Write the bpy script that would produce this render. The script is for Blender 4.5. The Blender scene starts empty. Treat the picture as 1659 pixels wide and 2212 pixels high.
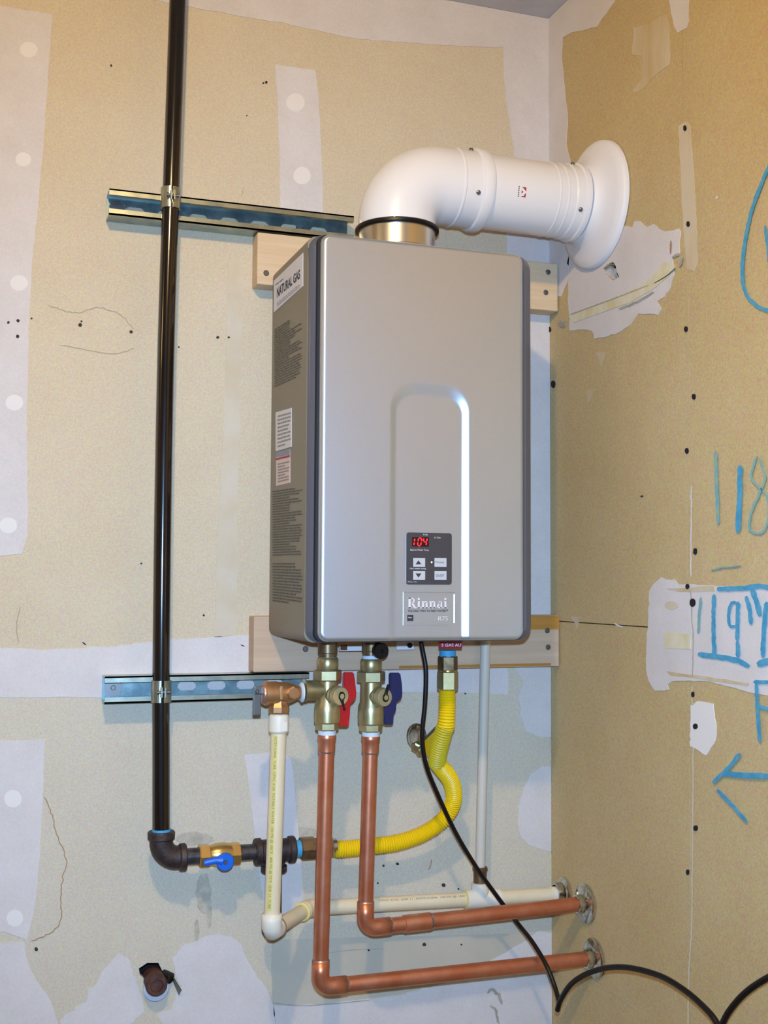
import bpy, bmesh, math, random
from mathutils import Vector, Matrix, Euler
random.seed(7)
SC = bpy.context.scene
COL = SC.collection

# ------------------------------------------------------------------ camera
F = 2553.6                                   # focal length in pixels of the 1659 x 2212 frame
CPOS = Vector((-0.97988, -1.8865, 0.06268))
CROT = Euler((1.63194016, -0.005443952, -0.33935904), 'XYZ')
cam_d = bpy.data.cameras.new('camera'); cam = bpy.data.objects.new('camera', cam_d); COL.objects.link(cam)
cam.location = CPOS; cam.rotation_euler = CROT
cam_d.sensor_fit = 'VERTICAL'; cam_d.sensor_height = 36.0; cam_d.lens = F / 2212 * 36
cam_d.clip_start = 0.02; cam_d.clip_end = 50
SC.camera = cam
# ------------------------------------------------------------------ world, lamps, exposure
w = bpy.data.worlds.new('world'); SC.world = w; w.use_nodes = True
w.node_tree.nodes['Background'].inputs['Color'].default_value = (0.50, 0.70, 1.0, 1)
w.node_tree.nodes['Background'].inputs['Strength'].default_value = 0.28
def lamp(name, loc, power, color, size):
    d = bpy.data.lights.new(name, 'POINT'); d.energy = power; d.color = color; d.shadow_soft_size = size
    o = bpy.data.objects.new(name, d); COL.objects.link(o); o.location = loc
    return o
fd = bpy.data.lights.new('camera_flash', 'SPOT'); fd.energy = 138.0; fd.color = (0.40, 0.65, 1.0); fd.shadow_soft_size = 0.012
fd.spot_size = math.radians(84); fd.spot_blend = 1.0
fo = bpy.data.objects.new('camera_flash', fd); COL.objects.link(fo); fo.location = CPOS + Vector((0.0, -0.01, 0.06))
fo.rotation_euler = (Vector((-0.35, 0, -0.12)) - fo.location).to_track_quat('-Z', 'Y').to_euler()
lamp('ceiling_bulb', (-0.98, -1.40, 1.06), 43.0, (1.0, 0.72, 0.36), 0.03)
lamp('side_bulb', (-3.0, -0.95, 1.0), 9.5, (1.0, 0.68, 0.30), 0.14)
vs = SC.view_settings
vs.view_transform = 'Standard'; vs.look = 'None'; vs.exposure = 0.0; vs.gamma = 1.0; vs.use_curve_mapping = False

# ------------------------------------------------------------------ photo pixel -> point in the room
RM = CROT.to_matrix()
def ray(u, v): return RM @ Vector(((u - 829.5) / F, -(v - 1106) / F, -1))
def at(u, v, Y=0.0):
    d = ray(u, v); return CPOS + d * ((Y - CPOS.y) / d.y)
def atx(u, v, X=0.0):
    d = ray(u, v); return CPOS + d * ((X - CPOS.x) / d.x)
def scale(p): return F / -(RM.transposed() @ (Vector(p) - CPOS)).z      # pixels per metre at p

# ------------------------------------------------------------------ materials
def lin(c):
    f = lambda x: x / 12.92 if x <= 0.04045 else ((x + 0.055) / 1.055) ** 2.4
    return tuple(f(x / 255) for x in c) + (1,)
MATS = {}
def mat(name, c, rough=0.6, metal=0.0, c2=None, nscale=20, nlo=0.4, nhi=0.6, bump=0.0, bscale=200, stretch=None, emit=None, estr=0, coat=0, spec=0.5, detail=6, grain=0):
    m = bpy.data.materials.new(name); m.use_nodes = True; nt = m.node_tree; N, L = nt.nodes, nt.links
    b = N['Principled BSDF']
    b.inputs['Base Color'].default_value = lin(c); b.inputs['Roughness'].default_value = rough; b.inputs['Metallic'].default_value = metal
    b.inputs['Coat Weight'].default_value = coat; b.inputs['Specular IOR Level'].default_value = spec
    tc = N.new('ShaderNodeTexCoord'); mp = N.new('ShaderNodeMapping'); L.new(tc.outputs['Object'], mp.inputs['Vector'])
    if stretch: mp.inputs['Scale'].default_value = stretch
    if c2:
        n = N.new('ShaderNodeTexNoise'); n.inputs['Scale'].default_value = nscale; n.inputs['Detail'].default_value = detail; n.inputs['Roughness'].default_value = 0.6
        L.new(mp.outputs['Vector'], n.inputs['Vector'])
        r = N.new('ShaderNodeValToRGB'); r.color_ramp.elements[0].position = nlo; r.color_ramp.elements[1].position = nhi
        r.color_ramp.elements[0].color = lin(c); r.color_ramp.elements[1].color = lin(c2)
        L.new(n.outputs['Fac'], r.inputs['Fac']); L.new(r.outputs['Color'], b.inputs['Base Color'])
        if grain:                              # paper fibres: fine colour flecks
            g = N.new('ShaderNodeTexNoise'); g.inputs['Scale'].default_value = 330; g.inputs['Detail'].default_value = 3
            L.new(mp.outputs['Vector'], g.inputs['Vector'])
            x = N.new('ShaderNodeMix'); x.data_type = 'RGBA'; x.blend_type = 'OVERLAY'; x.inputs['Factor'].default_value = grain
            L.new(r.outputs['Color'], x.inputs['A']); L.new(g.outputs['Color'], x.inputs['B']); L.new(x.outputs['Result'], b.inputs['Base Color'])
    if bump:
        n2 = N.new('ShaderNodeTexNoise'); n2.inputs['Scale'].default_value = bscale; n2.inputs['Detail'].default_value = 4
        L.new(mp.outputs['Vector'], n2.inputs['Vector'])
        bp = N.new('ShaderNodeBump'); bp.inputs['Strength'].default_value = bump; bp.inputs['Distance'].default_value = 0.001
        L.new(n2.outputs['Fac'], bp.inputs['Height']); L.new(bp.outputs['Normal'], b.inputs['Normal'])
    if emit:
        b.inputs['Emission Color'].default_value = lin(emit); b.inputs['Emission Strength'].default_value = estr
    MATS[name] = m; return m
paper = mat('drywall_paper', (209, 193, 166), 0.9, c2=(214, 199, 174), grain=.42, nscale=6, nlo=.3, nhi=.7, bump=.25, bscale=500, spec=.2)
paper_r = mat('shaded_drywall_paper', (192, 168, 122), 0.9, c2=(199, 177, 134), grain=.5, nscale=5, nlo=.3, nhi=.7, bump=.25, bscale=500, spec=.2)  # same paper as the back wall, right wall's weaker light painted in darker
paper_lo = mat('lower_drywall_paper', (206, 195, 175), 0.9, c2=(211, 201, 183), grain=.42, nscale=6, nlo=.3, nhi=.7, bump=.25, bscale=500, spec=.2)  # lower sheet a little greyer than the upper one
paper_g = mat('grey_drywall_paper', (192, 185, 170), 0.9, c2=(200, 192, 176), nscale=8, bump=.2, bscale=500, spec=.2)
mud = mat('joint_compound', (220, 213, 212), 0.85, c2=(212, 204, 201), grain=.25, nscale=14, nlo=.35, nhi=.7, bump=.35, bscale=60, spec=.25)
mud2 = mat('bright_joint_compound', (233, 227, 224), 0.85, bump=.2, bscale=90, spec=.25)
mud_t = mat('thin_joint_compound', (214, 202, 184), 0.9, c2=(208, 192, 164), nscale=18, nlo=.35, nhi=.7, spec=.2)
mud_rt = mat('scraped_joint_compound', (208, 194, 170), 0.9, c2=(196, 173, 130), nscale=16, nlo=.4, nhi=.62, spec=.2, stretch=(1, 1, .25))
ceil_m = mat('ceiling_compound', (205, 205, 210), 0.9, c2=(196, 196, 200), nscale=9, bump=.2, bscale=80)
dirt = mat('dirt', (60, 50, 44), 0.9)
rustline = mat('rust_stain', (172, 134, 98), 0.9)
stain_m = mat('water_stain', (172, 164, 148), 0.9, c2=(198, 189, 171), nscale=60, nlo=.35, nhi=.6)
smudge = mat('grey_smudge', (158, 150, 140), 0.9, c2=(182, 172, 154), nscale=40, nlo=.4, nhi=.6)
pencil = mat('pencil_line', (176, 160, 132), 0.9)
cavity = mat('dark_cavity', (26, 20, 24), 0.95)
gypsum = mat('broken_gypsum', (196, 196, 200), 0.9, c2=(170, 170, 172), nscale=60, bump=.5, bscale=150)
yel_board = mat('yellowed_paper', (214, 202, 160), 0.9, c2=(222, 214, 190), nscale=30)
blue_mk = mat('blue_marker', (62, 146, 186), 0.7, c2=(92, 164, 196), nscale=60, nlo=.4, nhi=.65)
blue_ft = mat('faint_blue_marker', (116, 166, 172), 0.8, c2=(140, 172, 160), nscale=60)
wood = mat('pine_wood', (214, 184, 146), 0.75, c2=(224, 198, 164), nscale=9, nlo=.35, nhi=.65, stretch=(.6, 1, 14), bump=.3, bscale=40, spec=.3)
wood_e = mat('golden_wood_edge', (190, 136, 62), 0.75, c2=(176, 122, 56), nscale=9, stretch=(.6, 1, 8), spec=.3)
wood2 = mat('weathered_pine_wood', (208, 182, 156), 0.8, c2=(192, 164, 140), nscale=7, nlo=.35, nhi=.7, stretch=(.6, 1, 10), bump=.3, bscale=40, spec=.3)
zinc = mat('zinc_steel', (192, 194, 176), 0.32, 0.9, c2=(150, 158, 150), nscale=40, nlo=.35, nhi=.7)
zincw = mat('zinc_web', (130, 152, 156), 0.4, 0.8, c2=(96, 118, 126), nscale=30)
steel = mat('stainless_steel', (222, 218, 212), 0.30, 1.0)
chrome = mat('chrome', (215, 215, 210), 0.16, 1.0, c2=(170, 168, 160), nscale=60)
galv = mat('screw_steel', (130, 130, 130), 0.35, 0.9)
black_pipe = mat('black_pipe_lacquer', (14, 9, 11), 0.16, 0.0, c2=(30, 18, 15), nscale=30, nlo=.45, nhi=.7, stretch=(1, 1, .2), coat=.6, spec=.6)
cast = mat('malleable_iron', (52, 42, 44), 0.5, 0.3, c2=(70, 56, 52), nscale=60, bump=.6, bscale=250)
nipple = mat('steel_nipple', (66, 62, 70), 0.35, 0.6, c2=(90, 84, 84), nscale=80)
copper = mat('copper', (208, 126, 92), 0.38, 0.82, c2=(222, 154, 124), nscale=22, nlo=.4, nhi=.7, stretch=(1, 1, 1))
solder = mat('solder', (196, 186, 184), 0.35, 0.8, c2=(150, 128, 120), nscale=120)
brass = mat('brass', (190, 176, 134), 0.36, 0.8, c2=(176, 158, 112), nscale=30)
brass_d = mat('dark_brass', (132, 112, 84), 0.4, 0.75, c2=(96, 74, 50), nscale=40)
bronze = mat('bronze', (206, 160, 114), 0.36, 0.8, c2=(190, 140, 100), nscale=25)
gold = mat('bright_brass', (214, 178, 112), 0.28, 0.85)
teflon = mat('thread_tape', (206, 222, 238), 0.7)
teflon_b = mat('blue_thread_sealant', (70, 160, 205), 0.6)
red_p = mat('red_plastic', (216, 18, 18), 0.4, c2=(196, 14, 18), nscale=30)
navy_p = mat('navy_plastic', (38, 34, 84), 0.45)
blue_p = mat('blue_plastic', (18, 100, 214), 0.4)
black_p = mat('black_rubber', (16, 11, 14), 0.4, spec=.35)
tan_cap = mat('tan_cap_face', (196, 172, 124), 0.5, 0.3)
cpvc = mat('cream_cpvc', (226, 208, 172), 0.4, c2=(232, 216, 184), nscale=12)
cpvc_w = mat('white_cpvc', (232, 224, 208), 0.45)
stripe_m = mat('yellow_print_stripe', (224, 210, 128), 0.5)
ink = mat('grey_ink', (132, 126, 92), 0.7)
yel = mat('yellow_sheath', (242, 204, 16), 0.42, spec=.45)
yel_d = mat('shaded_yellow_sheath', (196, 180, 30), 0.5)  # darker copy of the yellow sheath, shade put into the colour
white_p = mat('white_enamel', (236, 232, 232), 0.3, coat=.2)
white_m = mat('matte_white_enamel', (236, 232, 234), 0.5)
silver = mat('silver_paint', (202, 209, 220), 0.35, 0.82, c2=(208, 215, 226), nscale=900, nlo=.3, nhi=.7, detail=2)
case_m = mat('grey_case', (142, 134, 119), 0.5, 0.35)
rim_m = mat('charcoal_rim', (92, 92, 100), 0.22, 0.1, coat=.5)
gap_m = mat('black_gasket', (18, 18, 26), 0.6)
panel_m = mat('control_panel_charcoal', (66, 62, 66), 0.4)
btn_m = mat('grey_button', (192, 192, 196), 0.5)
lab_w = mat('label_white', (224, 220, 224), 0.6)
lab_p = mat('label_pink', (224, 200, 196), 0.6)
lab_red = mat('label_red', (176, 48, 60), 0.6)
lab_blu = mat('label_slate', (140, 146, 160), 0.6)
dark_ink = mat('dark_ink', (52, 48, 54), 0.7)
case_ink = mat('faded_ink', (92, 87, 78), 0.7)
white_ink = mat('white_ink', (232, 222, 222), 0.5)
plate_m = mat('name_plate_silver', (184, 192, 204), 0.38, 0.85)
logo_ink = mat('pale_logo_ink', (226, 214, 212), 0.5)
led = mat('red_led', (255, 40, 50), 0.5, emit=(255, 24, 40), estr=2.2)
led_w = mat('white_led', (255, 250, 220), 0.5, emit=(255, 244, 210), estr=2.5)
dwin = mat('display_window', (46, 8, 14), 0.25)
conduit_m = mat('white_conduit', (204, 197, 184), 0.5)
rustpipe = mat('rusty_pipe', (92, 54, 44), 0.7, c2=(60, 36, 34), nscale=60, bump=.6)
redtag = mat('maroon_tag', (150, 24, 56), 0.5)
concrete = mat('concrete', (140, 138, 132), 0.9, c2=(120, 118, 112), nscale=3)

# ------------------------------------------------------------------ object helpers
ORG = {}
def link(name, me, parent=None, m=None, smooth=False):
    if m is not None and not me.materials: me.materials.append(m)
    if smooth: me.polygons.foreach_set('use_smooth', [True] * len(me.polygons))
    o = bpy.data.objects.new(name, me); COL.objects.link(o)
    if parent is not None: o.parent = parent
    return o
def mk(name, V, Fc, m, parent=None, smooth=False, auto=None):
    og = ORG.get(parent.name, Vector((0, 0, 0))) if parent is not None else Vector((0, 0, 0))
    me = bpy.data.meshes.new(name); me.from_pydata([tuple(Vector(v) - og) for v in V], [], Fc); me.update()
    o = link(name, me, parent, m, smooth)
    ORG[o.name] = og
    if auto:
        bm = bmesh.new(); bm.from_mesh(me)
        for e in bm.edges:
            if len(e.link_faces) == 2 and e.calc_face_angle(0) > auto: e.smooth = False
        bm.to_mesh(me); bm.free()
    return o
def thing(name, label, cat, loc, group=None):
    o = bpy.data.objects.new(name, None); COL.objects.link(o); o.location = loc; o.empty_display_size = .02
    ORG[o.name] = Vector(loc); o['label'] = label; o['category'] = cat
    if group: o['group'] = group
    return o
def plabel(o, s): o['label'] = s; return o

class G:                                      # collects pieces of one mesh
    def __init__(s): s.V = []; s.F = []
    def add(s, V, Fc):
        n = len(s.V); s.V += [Vector(v) for v in V]; s.F += [tuple(i + n for i in f) for f in Fc]
    def mk(s, name, m, parent=None, smooth=False, auto=None): return mk(name, s.V, s.F, m, parent, smooth, auto)
    def box(s, a, b, bev=0.0):
        (x0, y0, z0), (x1, y1, z1) = a, b
        x0, x1 = sorted((x0, x1)); y0, y1 = sorted((y0, y1)); z0, z1 = sorted((z0, z1))
        if bev <= 0:
            V = [(x, y, z) for x in (x0, x1) for y in (y0, y1) for z in (z0, z1)]
            s.add(V, [(0, 1, 3, 2), (4, 6, 7, 5), (0, 4, 5, 1), (2, 3, 7, 6), (0, 2, 6, 4), (1, 5, 7, 3)]); return
        bm = bmesh.new(); bmesh.ops.create_cube(bm, size=1)
        for v in bm.verts: v.co = Vector(((x0 + x1) / 2 + v.co.x * (x1 - x0), (y0 + y1) / 2 + v.co.y * (y1 - y0), (z0 + z1) / 2 + v.co.z * (z1 - z0)))
        bmesh.ops.bevel(bm, geom=bm.edges[:], offset=bev, segments=2, affect='EDGES', profile=0.5)
        bm.verts.ensure_lookup_table(); s.add([v.co.copy() for v in bm.verts], [tuple(v.index for v in f.verts) for f in bm.faces]); bm.free()
    def tube(s, pts, rad, n=24, caps=True):
        pts = [Vector(p) for p in pts]; k = len(pts)
        if not hasattr(rad, '__len__'): rad = [rad] * k
        T = []
        for i in range(k):
            d = (pts[min(i + 1, k - 1)] - pts[max(i - 1, 0)])
            T.append(d.normalized() if d.length > 1e-9 else (T[-1] if T else Vector((0, 0, 1))))
        up = Vector((0, 0, 1)) if abs(T[0].z) < .9 else Vector((0, -1, 0))
        nx = T[0].cross(up).normalized(); V = []; Fc = []
        for i in range(k):
            nx = (nx - T[i] * nx.dot(T[i])).normalized(); ny = T[i].cross(nx)
            for j in range(n):
                a = 2 * math.pi * j / n; V.append(pts[i] + (nx * math.cos(a) + ny * math.sin(a)) * rad[i])
        for i in range(k - 1):
            for j in range(n):
                a = i * n + j; b = i * n + (j + 1) % n; Fc.append((a, b, b + n, a + n))
        if caps: Fc.append(tuple(range(n - 1, -1, -1))); Fc.append(tuple(range((k - 1) * n, k * n)))
        s.add(V, Fc)
    def lathe(s, p0, axis, prof, n=32, ph=0.0, ref=None):    # prof: (distance along axis, radius)
        ax = Vector(axis).normalized(); r = Vector(ref) if ref else (Vector((0, 0, 1)) if abs(ax.z) < .9 else Vector((0, -1, 0)))
        nx = (r - ax * r.dot(ax)).normalized(); ny = ax.cross(nx); V = []; Fc = []; k = len(prof)
        for (d, rr) in prof:
            for j in range(n):
                a = 2 * math.pi * j / n + ph; V.append(Vector(p0) + ax * d + (nx * math.cos(a) + ny * math.sin(a)) * rr)
        for i in range(k - 1):
            for j in range(n):
                a = i * n + j; b = i * n + (j + 1) % n; Fc.append((a, b, b + n, a + n))
        Fc.append(tuple(range(n - 1, -1, -1))); Fc.append(tuple(range((k - 1) * n, k * n)))
        s.add(V, Fc)
def lathe(name, p0, axis, prof, m, parent, n=32, ph=0.0, smooth=True, ref=None):
    g = G(); g.lathe(p0, axis, prof, n, ph, ref); return g.mk(name, m, parent, smooth, auto=math.radians(32))
def hexn(name, p0, axis, d0, d1, r, m, parent, ph=0.0, ref=None, c=.0015):
    return lathe(name, p0, axis, [(d0, r - c), (d0 + c, r), (d1 - c, r), (d1, r - c)], m, parent, n=6, ph=ph, smooth=False, ref=ref)
def tube(name, pts, rad, m, parent=None, n=24):
    g = G(); g.tube(pts, rad, n); return g.mk(name, m, parent, True, auto=math.radians(50))
def box(name, a, b, m, parent=None, bev=0.0):
    g = G(); g.box(a, b, bev); return g.mk(name, m, parent)
def spline(P, n=12):
    P = [Vector(p) for p in P]; out = []; Q = [2 * P[0] - P[1]] + P + [2 * P[-1] - P[-2]]
    for i in range(1, len(Q) - 2):
        a, b, c, d = Q[i - 1:i + 3]
        for k in range(n):
            t = k / n
            out.append(.5 * ((2 * b) + (c - a) * t + (2 * a - 5 * b + 4 * c - d) * t * t + (3 * b - a - 3 * c + d) * t ** 3))
    out.append(P[-1]); return out
def resample(P, step):
    L = [0]
    for a, b in zip(P, P[1:]): L.append(L[-1] + (b - a).length)
    n = max(2, int(L[-1] / step)); out = []; j = 0
    for i in range(n + 1):
        t = L[-1] * i / n
        while j < len(L) - 2 and L[j + 1] < t: j += 1
        f = (t - L[j]) / max(1e-9, L[j + 1] - L[j]); out.append(P[j].lerp(P[j + 1], f))
    return out
def arc(c, a, b, n=10):                       # quarter bend: centre c, from c+a to c+b
    return [Vector(c) + Vector(a) * math.cos(t) + Vector(b) * math.sin(t) for t in [math.pi / 2 * i / n for i in range(n + 1)]]

# things flat on a wall. plane: 'b' back wall (y=0), 'r' right wall (x=0), 'c' ceiling
CZ = 1.098
def onw(plane, u, v, off):
    if plane == 'b': return at(u, v, -off)
    return atx(u, v, -off)
def jag(P, amp, step=14):
    out = []
    for i in range(len(P)):
        a, b = P[i], P[(i + 1) % len(P)]; L = math.hypot(b[0] - a[0], b[1] - a[1]); n = max(1, int(L / step))
        for k in range(n):
            t = k / n; j = amp if k or amp < 1 else amp * .3
            out.append((a[0] + (b[0] - a[0]) * t + random.uniform(-j, j), a[1] + (b[1] - a[1]) * t + random.uniform(-j, j)))
    return out
def sheet3(name, W, nrm, off, m, parent, bevel=0.0):
    """thin raised sheet from world outline W lying on a wall; nrm points into the room"""
    n = len(W); nrm = Vector(nrm)
    bm = bmesh.new(); top = [bm.verts.new(Vector(p) + nrm * off) for p in W]
    f = bm.faces.new(top); f.normal_update()
    if f.normal.dot(nrm) < 0: f.normal_flip()
    bot = [bm.verts.new(Vector(p)) for p in W]
    for i in range(n):
        j = (i + 1) % n; bm.faces.new((top[i], top[j], bot[j], bot[i]))
    bmesh.ops.triangulate(bm, faces=[f])
    bm.verts.index_update(); V = [v.co.copy() for v in bm.verts]; Fc = [tuple(v.index for v in q.verts) for q in bm.faces]; bm.free()
    return mk(name, V, Fc, m, parent)
NR = {'b': (0, -1, 0), 'r': (-1, 0, 0)}
def patch(name, plane, P, m, parent, off=.001, amp=1.5, step=14, hole=None):
    W = []
    P = jag(P, amp, step) if amp else list(P)
    if hole:                                   # keyhole: run in to the hole, round it, and back out
        i = min(range(len(P)), key=lambda k: math.hypot(P[k][0] - hole[0][0], P[k][1] - hole[0][1]))
        hole = [hole[0]] + list(hole[:0:-1]); P = P[:i + 1] + hole + [hole[0]] + P[i:]
    for (u, v) in P:
        p = onw(plane, u, v, 0)
        if plane == 'b': p = Vector((min(p.x, -.0005), 0, min(p.z, CZ - .0005)))
        else: p = Vector((0, min(p.y, -.0005), min(p.z, CZ - .0005)))
        W.append(p)
    Q = [W[0]]
    for p in W[1:]:
        if (p - Q[-1]).length > 1e-4: Q.append(p)
    if (Q[0] - Q[-1]).length < 1e-4: Q.pop()
    return sheet3(name, Q, NR[plane], off, m, parent)
def disc(name, plane, u, v, r, m, parent, off=.0014, n=18, amp=.4, ry=None):
    ry = ry or r
    return patch(name, plane, [(u + (r + random.uniform(-amp, amp)) * math.cos(2 * math.pi * i / n), v + (ry + random.uniform(-amp, amp)) * math.sin(2 * math.pi * i / n)) for i in range(n)], m, parent, off, 0)
def ribbon(name, plane, P, wd, m, parent, off=.0018, rough=0.0, taper=False):
    P = [Vector((p[0], p[1], 0)) for p in P]
    if len(P) > 2: P = spline(P, 5)
    P = resample(P, 6 if rough else 9)
    if rough: P = [p + Vector((random.uniform(-rough, rough), random.uniform(-rough, rough), 0)) for p in P]
    A, B = [], []; k = len(P)
    for i in range(k):
        d = (P[min(i + 1, k - 1)] - P[max(i - 1, 0)]).normalized(); nn = Vector((-d.y, d.x, 0))
        h = wd / 2 * (random.uniform(.85, 1.1)) * (.5 if (i in (0, k - 1)) else 1)
        A.append(P[i] + nn * h); B.append(P[i] - nn * h)
    V = []; Fc = []
    for p in A + B: V.append(onw(plane, p.x, p.y, off))
    nn = len(V)
    for p in A + B: V.append(onw(plane, p.x, p.y, 0))
    for i in range(k - 1): Fc.append((i, i + 1, k + i + 1, k + i)); Fc.append((i, i + nn, i + 1 + nn, i + 1)); Fc.append((k + i, k + i + 1, k + i + 1 + nn, k + i + nn))
    return mk(name, V, Fc, m, parent)

# text -> mesh
def text_mesh(s, size, bold=0.0, spacing=1.0):
    c = bpy.data.curves.new('t', 'FONT'); c.body = s; c.size = size; c.align_x = 'CENTER'; c.align_y = 'CENTER'; c.resolution_u = 3; c.offset = bold; c.space_character = spacing
    o = bpy.data.objects.new('t', c); COL.objects.link(o); dg = bpy.context.evaluated_depsgraph_get(); dg.update()
    me = bpy.data.meshes.new_from_object(o.evaluated_get(dg)); V = [v.co.copy() for v in me.vertices]; Fc = [tuple(p.vertices) for p in me.polygons]
    bpy.data.objects.remove(o); bpy.data.curves.remove(c); bpy.data.meshes.remove(me)
    return V, Fc
def fit_text(s, w_, h_, bold=0.0):
    V, Fc = text_mesh(s, 1.0, bold)
    x0 = min(v.x for v in V); x1 = max(v.x for v in V); y0 = min(v.y for v in V); y1 = max(v.y for v in V)
    return [Vector(((v.x - (x0 + x1) / 2) / (x1 - x0) * w_, (v.y - (y0 + y1) / 2) / (y1 - y0) * h_, 0)) for v in V], Fc
def put_text(name, s, centre, w_, h_, ex, ey, m, parent, bold=0.0):
    V, Fc = fit_text(s, w_, h_, bold); ex = Vector(ex); ey = Vector(ey)
    return mk(name, [Vector(centre) + ex * v.x + ey * v.y for v in V], Fc, m, parent)

# ================================================================== SETTING
def struct(o): o['kind'] = 'structure'; return o
def ring_sheet(a0, a1, b0, b1, holes, fn, thick, nrm):
    """rectangle a0..a1 x b0..b1 with one star shaped hole; fn(a,b) -> point on the wall plane; extruded backwards by thick"""
    cx = sum(h[0] for h in holes) / len(holes); cy = sum(h[1] for h in holes) / len(holes)
    H = sorted([(math.atan2(h[1] - cy, h[0] - cx), math.hypot(h[0] - cx, h[1] - cy)) for h in holes])
    ang = sorted([h[0] for h in H] + [math.atan2(b - cy, a - cx) for a in (a0, a1) for b in (b0, b1)])
    def hr(t):
        for i in range(len(H)):
            t0, r0 = H[i]; t1, r1 = H[(i + 1) % len(H)]
            if i == len(H) - 1: t1 += 2 * math.pi
            tt = t if t >= t0 else t + 2 * math.pi
            if t0 <= tt <= t1: return r0 + (r1 - r0) * (tt - t0) / max(1e-9, t1 - t0)
        return H[0][1]
    def orr(t):
        c, s = math.cos(t), math.sin(t); L = []
        if c > 1e-9: L.append((a1 - cx) / c)
        if c < -1e-9: L.append((a0 - cx) / c)
        if s > 1e-9: L.append((b1 - cy) / s)
        if s < -1e-9: L.append((b0 - cy) / s)
        return min(L)
    n = len(ang); back = -Vector(nrm) * thick; I, O = [], []
    for t in ang:
        c, s = math.cos(t), math.sin(t); r = hr(t); R = orr(t)
        I.append(fn(cx + c * r, cy + s * r)); O.append(fn(cx + c * R, cy + s * R))
    V = I + O + [p + back for p in I] + [p + back for p in O]; Fc = []
    for i in range(n):
        j = (i + 1) % n
        Fc += [(i, n + i, n + j, j), (i, j, 2 * n + j, 2 * n + i), (n + i, 3 * n + i, 3 * n + j, n + j)]
    return V, Fc
T = .0127
FZ = -1.30
# back wall: lower and upper course of drywall sheets over dark cavity backing
wb = struct(box('wall_back', (-4.2, .09, FZ), (.12, .11, CZ), cavity))
hole_px = [(300, 2092), (318, 2080), (342, 2080), (349, 2094), (352, 2108), (356, 2130), (352, 2150), (340, 2158), (325, 2155), (315, 2140), (313, 2115), (302, 2106)]
hp = [at(u, v, 0) for u, v in hole_px]
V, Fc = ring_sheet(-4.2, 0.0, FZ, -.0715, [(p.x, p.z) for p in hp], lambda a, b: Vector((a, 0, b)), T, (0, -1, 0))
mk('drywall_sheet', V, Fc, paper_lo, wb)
box('drywall_sheet', (-4.2, 0, -.0705), (0.0, T, CZ), paper, wb)
# right wall: sheets meet in a horizontal seam at z=0 and a vertical cut
wr = struct(box('wall_right', (.09, -4.6, FZ), (.11, .12, CZ), cavity))
YS = -.4245
h2 = [atx(u, v, 0) for u, v in [(1316, 572), (1326, 566), (1331, 574), (1333, 586), (1338, 600), (1328, 606), (1318, 600), (1308, 590), (1304, 580)]]
V, Fc = ring_sheet(YS + .0008, T, .0008, CZ, [(p.y, p.z) for p in h2], lambda a, b: Vector((0, a, b)), T, (-1, 0, 0))
mk('drywall_sheet', V, Fc, paper_r, wr)
box('drywall_sheet', (0, YS + .0008, FZ), (T, T, -.0008), paper_r, wr)
box('drywall_sheet', (0, -4.6, FZ), (T, YS - .0008, CZ), paper_r, wr)
struct(box('ceiling', (-4.2, -4.6, CZ), (.12, .12, CZ + .1), ceil_m))
struct(box('floor', (-4.2, -4.6, FZ - .1), (.12, .12, FZ), concrete))
struct(box('wall_left', (-4.3, -4.6, FZ), (-4.2, .12, CZ), paper))

# ---- back wall compound, spots, stains
patch('compound_band', 'b', [(240, -20), (330, 0), (420, 17), (520, 36), (600, 48), (700, 70), (760, 82), (820, 89), (900, 93), (1000, 101), (1075, 102), (1085, 102), (1088, 160), (1092, 205), (1098, 250), (1106, 300), (1112, 345), (1100, 420), (1093, 505), (1094, 600), (1098, 1000), (1100, 1325), (1105, 1430), (1130, 1470), (1120, 1500), (1124, 1545), (1135, 1580), (1165, 1592), (1230, 1592), (1230, 0), (1170, 30), (850, -14), (600, -60)], mud, wb, amp=1.4)
patch('compound_band', 'b', [(-40, 1400), (30, 1400), (90, 1404), (170, 1400), (260, 1394), (340, 1385), (430, 1378), (560, 1370), (700, 1370), (900, 1375), (1095, 1370), (1097, 1500), (1000, 1496), (800, 1494), (560, 1500), (400, 1508), (230, 1508), (120, 1505), (-40, 1508)], mud, wb, amp=1.2)
patch('compound_strip', 'b', [(-60, 0), (12, 15), (113, 32), (108, 110), (103, 180), (95, 300), (84, 430), (70, 560), (62, 700), (58, 900), (60, 1100), (60, 1155), (48, 1196), (10, 1200), (-60, 1200)], mud, wb, amp=1.0)
for u, v, r in [(62, 108, 19), (50, 345, 17), (41, 612, 19), (31, 870, 19), (18, 1135, 19)]: disc('compound_spot', 'b', u, v, r, mud2, wb, ry=r * .9)
patch('compound_strip', 'b', [(594, 140), (680, 152), (688, 200), (692, 290), (697, 400), (697, 470), (606, 462), (603, 330), (600, 250), (597, 190)], mud, wb, amp=.8)
for u, v, r in [(638, 222, 20), (652, 380, 19)]: disc('compound_spot', 'b', u, v, r, mud2, wb)
patch('compound_strip', 'b', [(492, 560), (524, 565), (522, 700), (518, 900), (512, 1150), (512, 1330), (510, 1372), (462, 1376), (468, 1200), (478, 1000), (486, 800)], mud_t, wb, amp=2)
patch('compound_strip', 'b', [(-60, 1600), (20, 1600), (97, 1597), (93, 1700), (92, 1740), (86, 1850), (78, 1940), (68, 1990), (58, 2030), (30, 2020), (10, 2012), (-60, 2020)], mud, wb, amp=1)
for u, v, r in [(28, 1725, 19), (32, 1983, 18)]: disc('compound_spot', 'b', u, v, r, mud2, wb)
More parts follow.
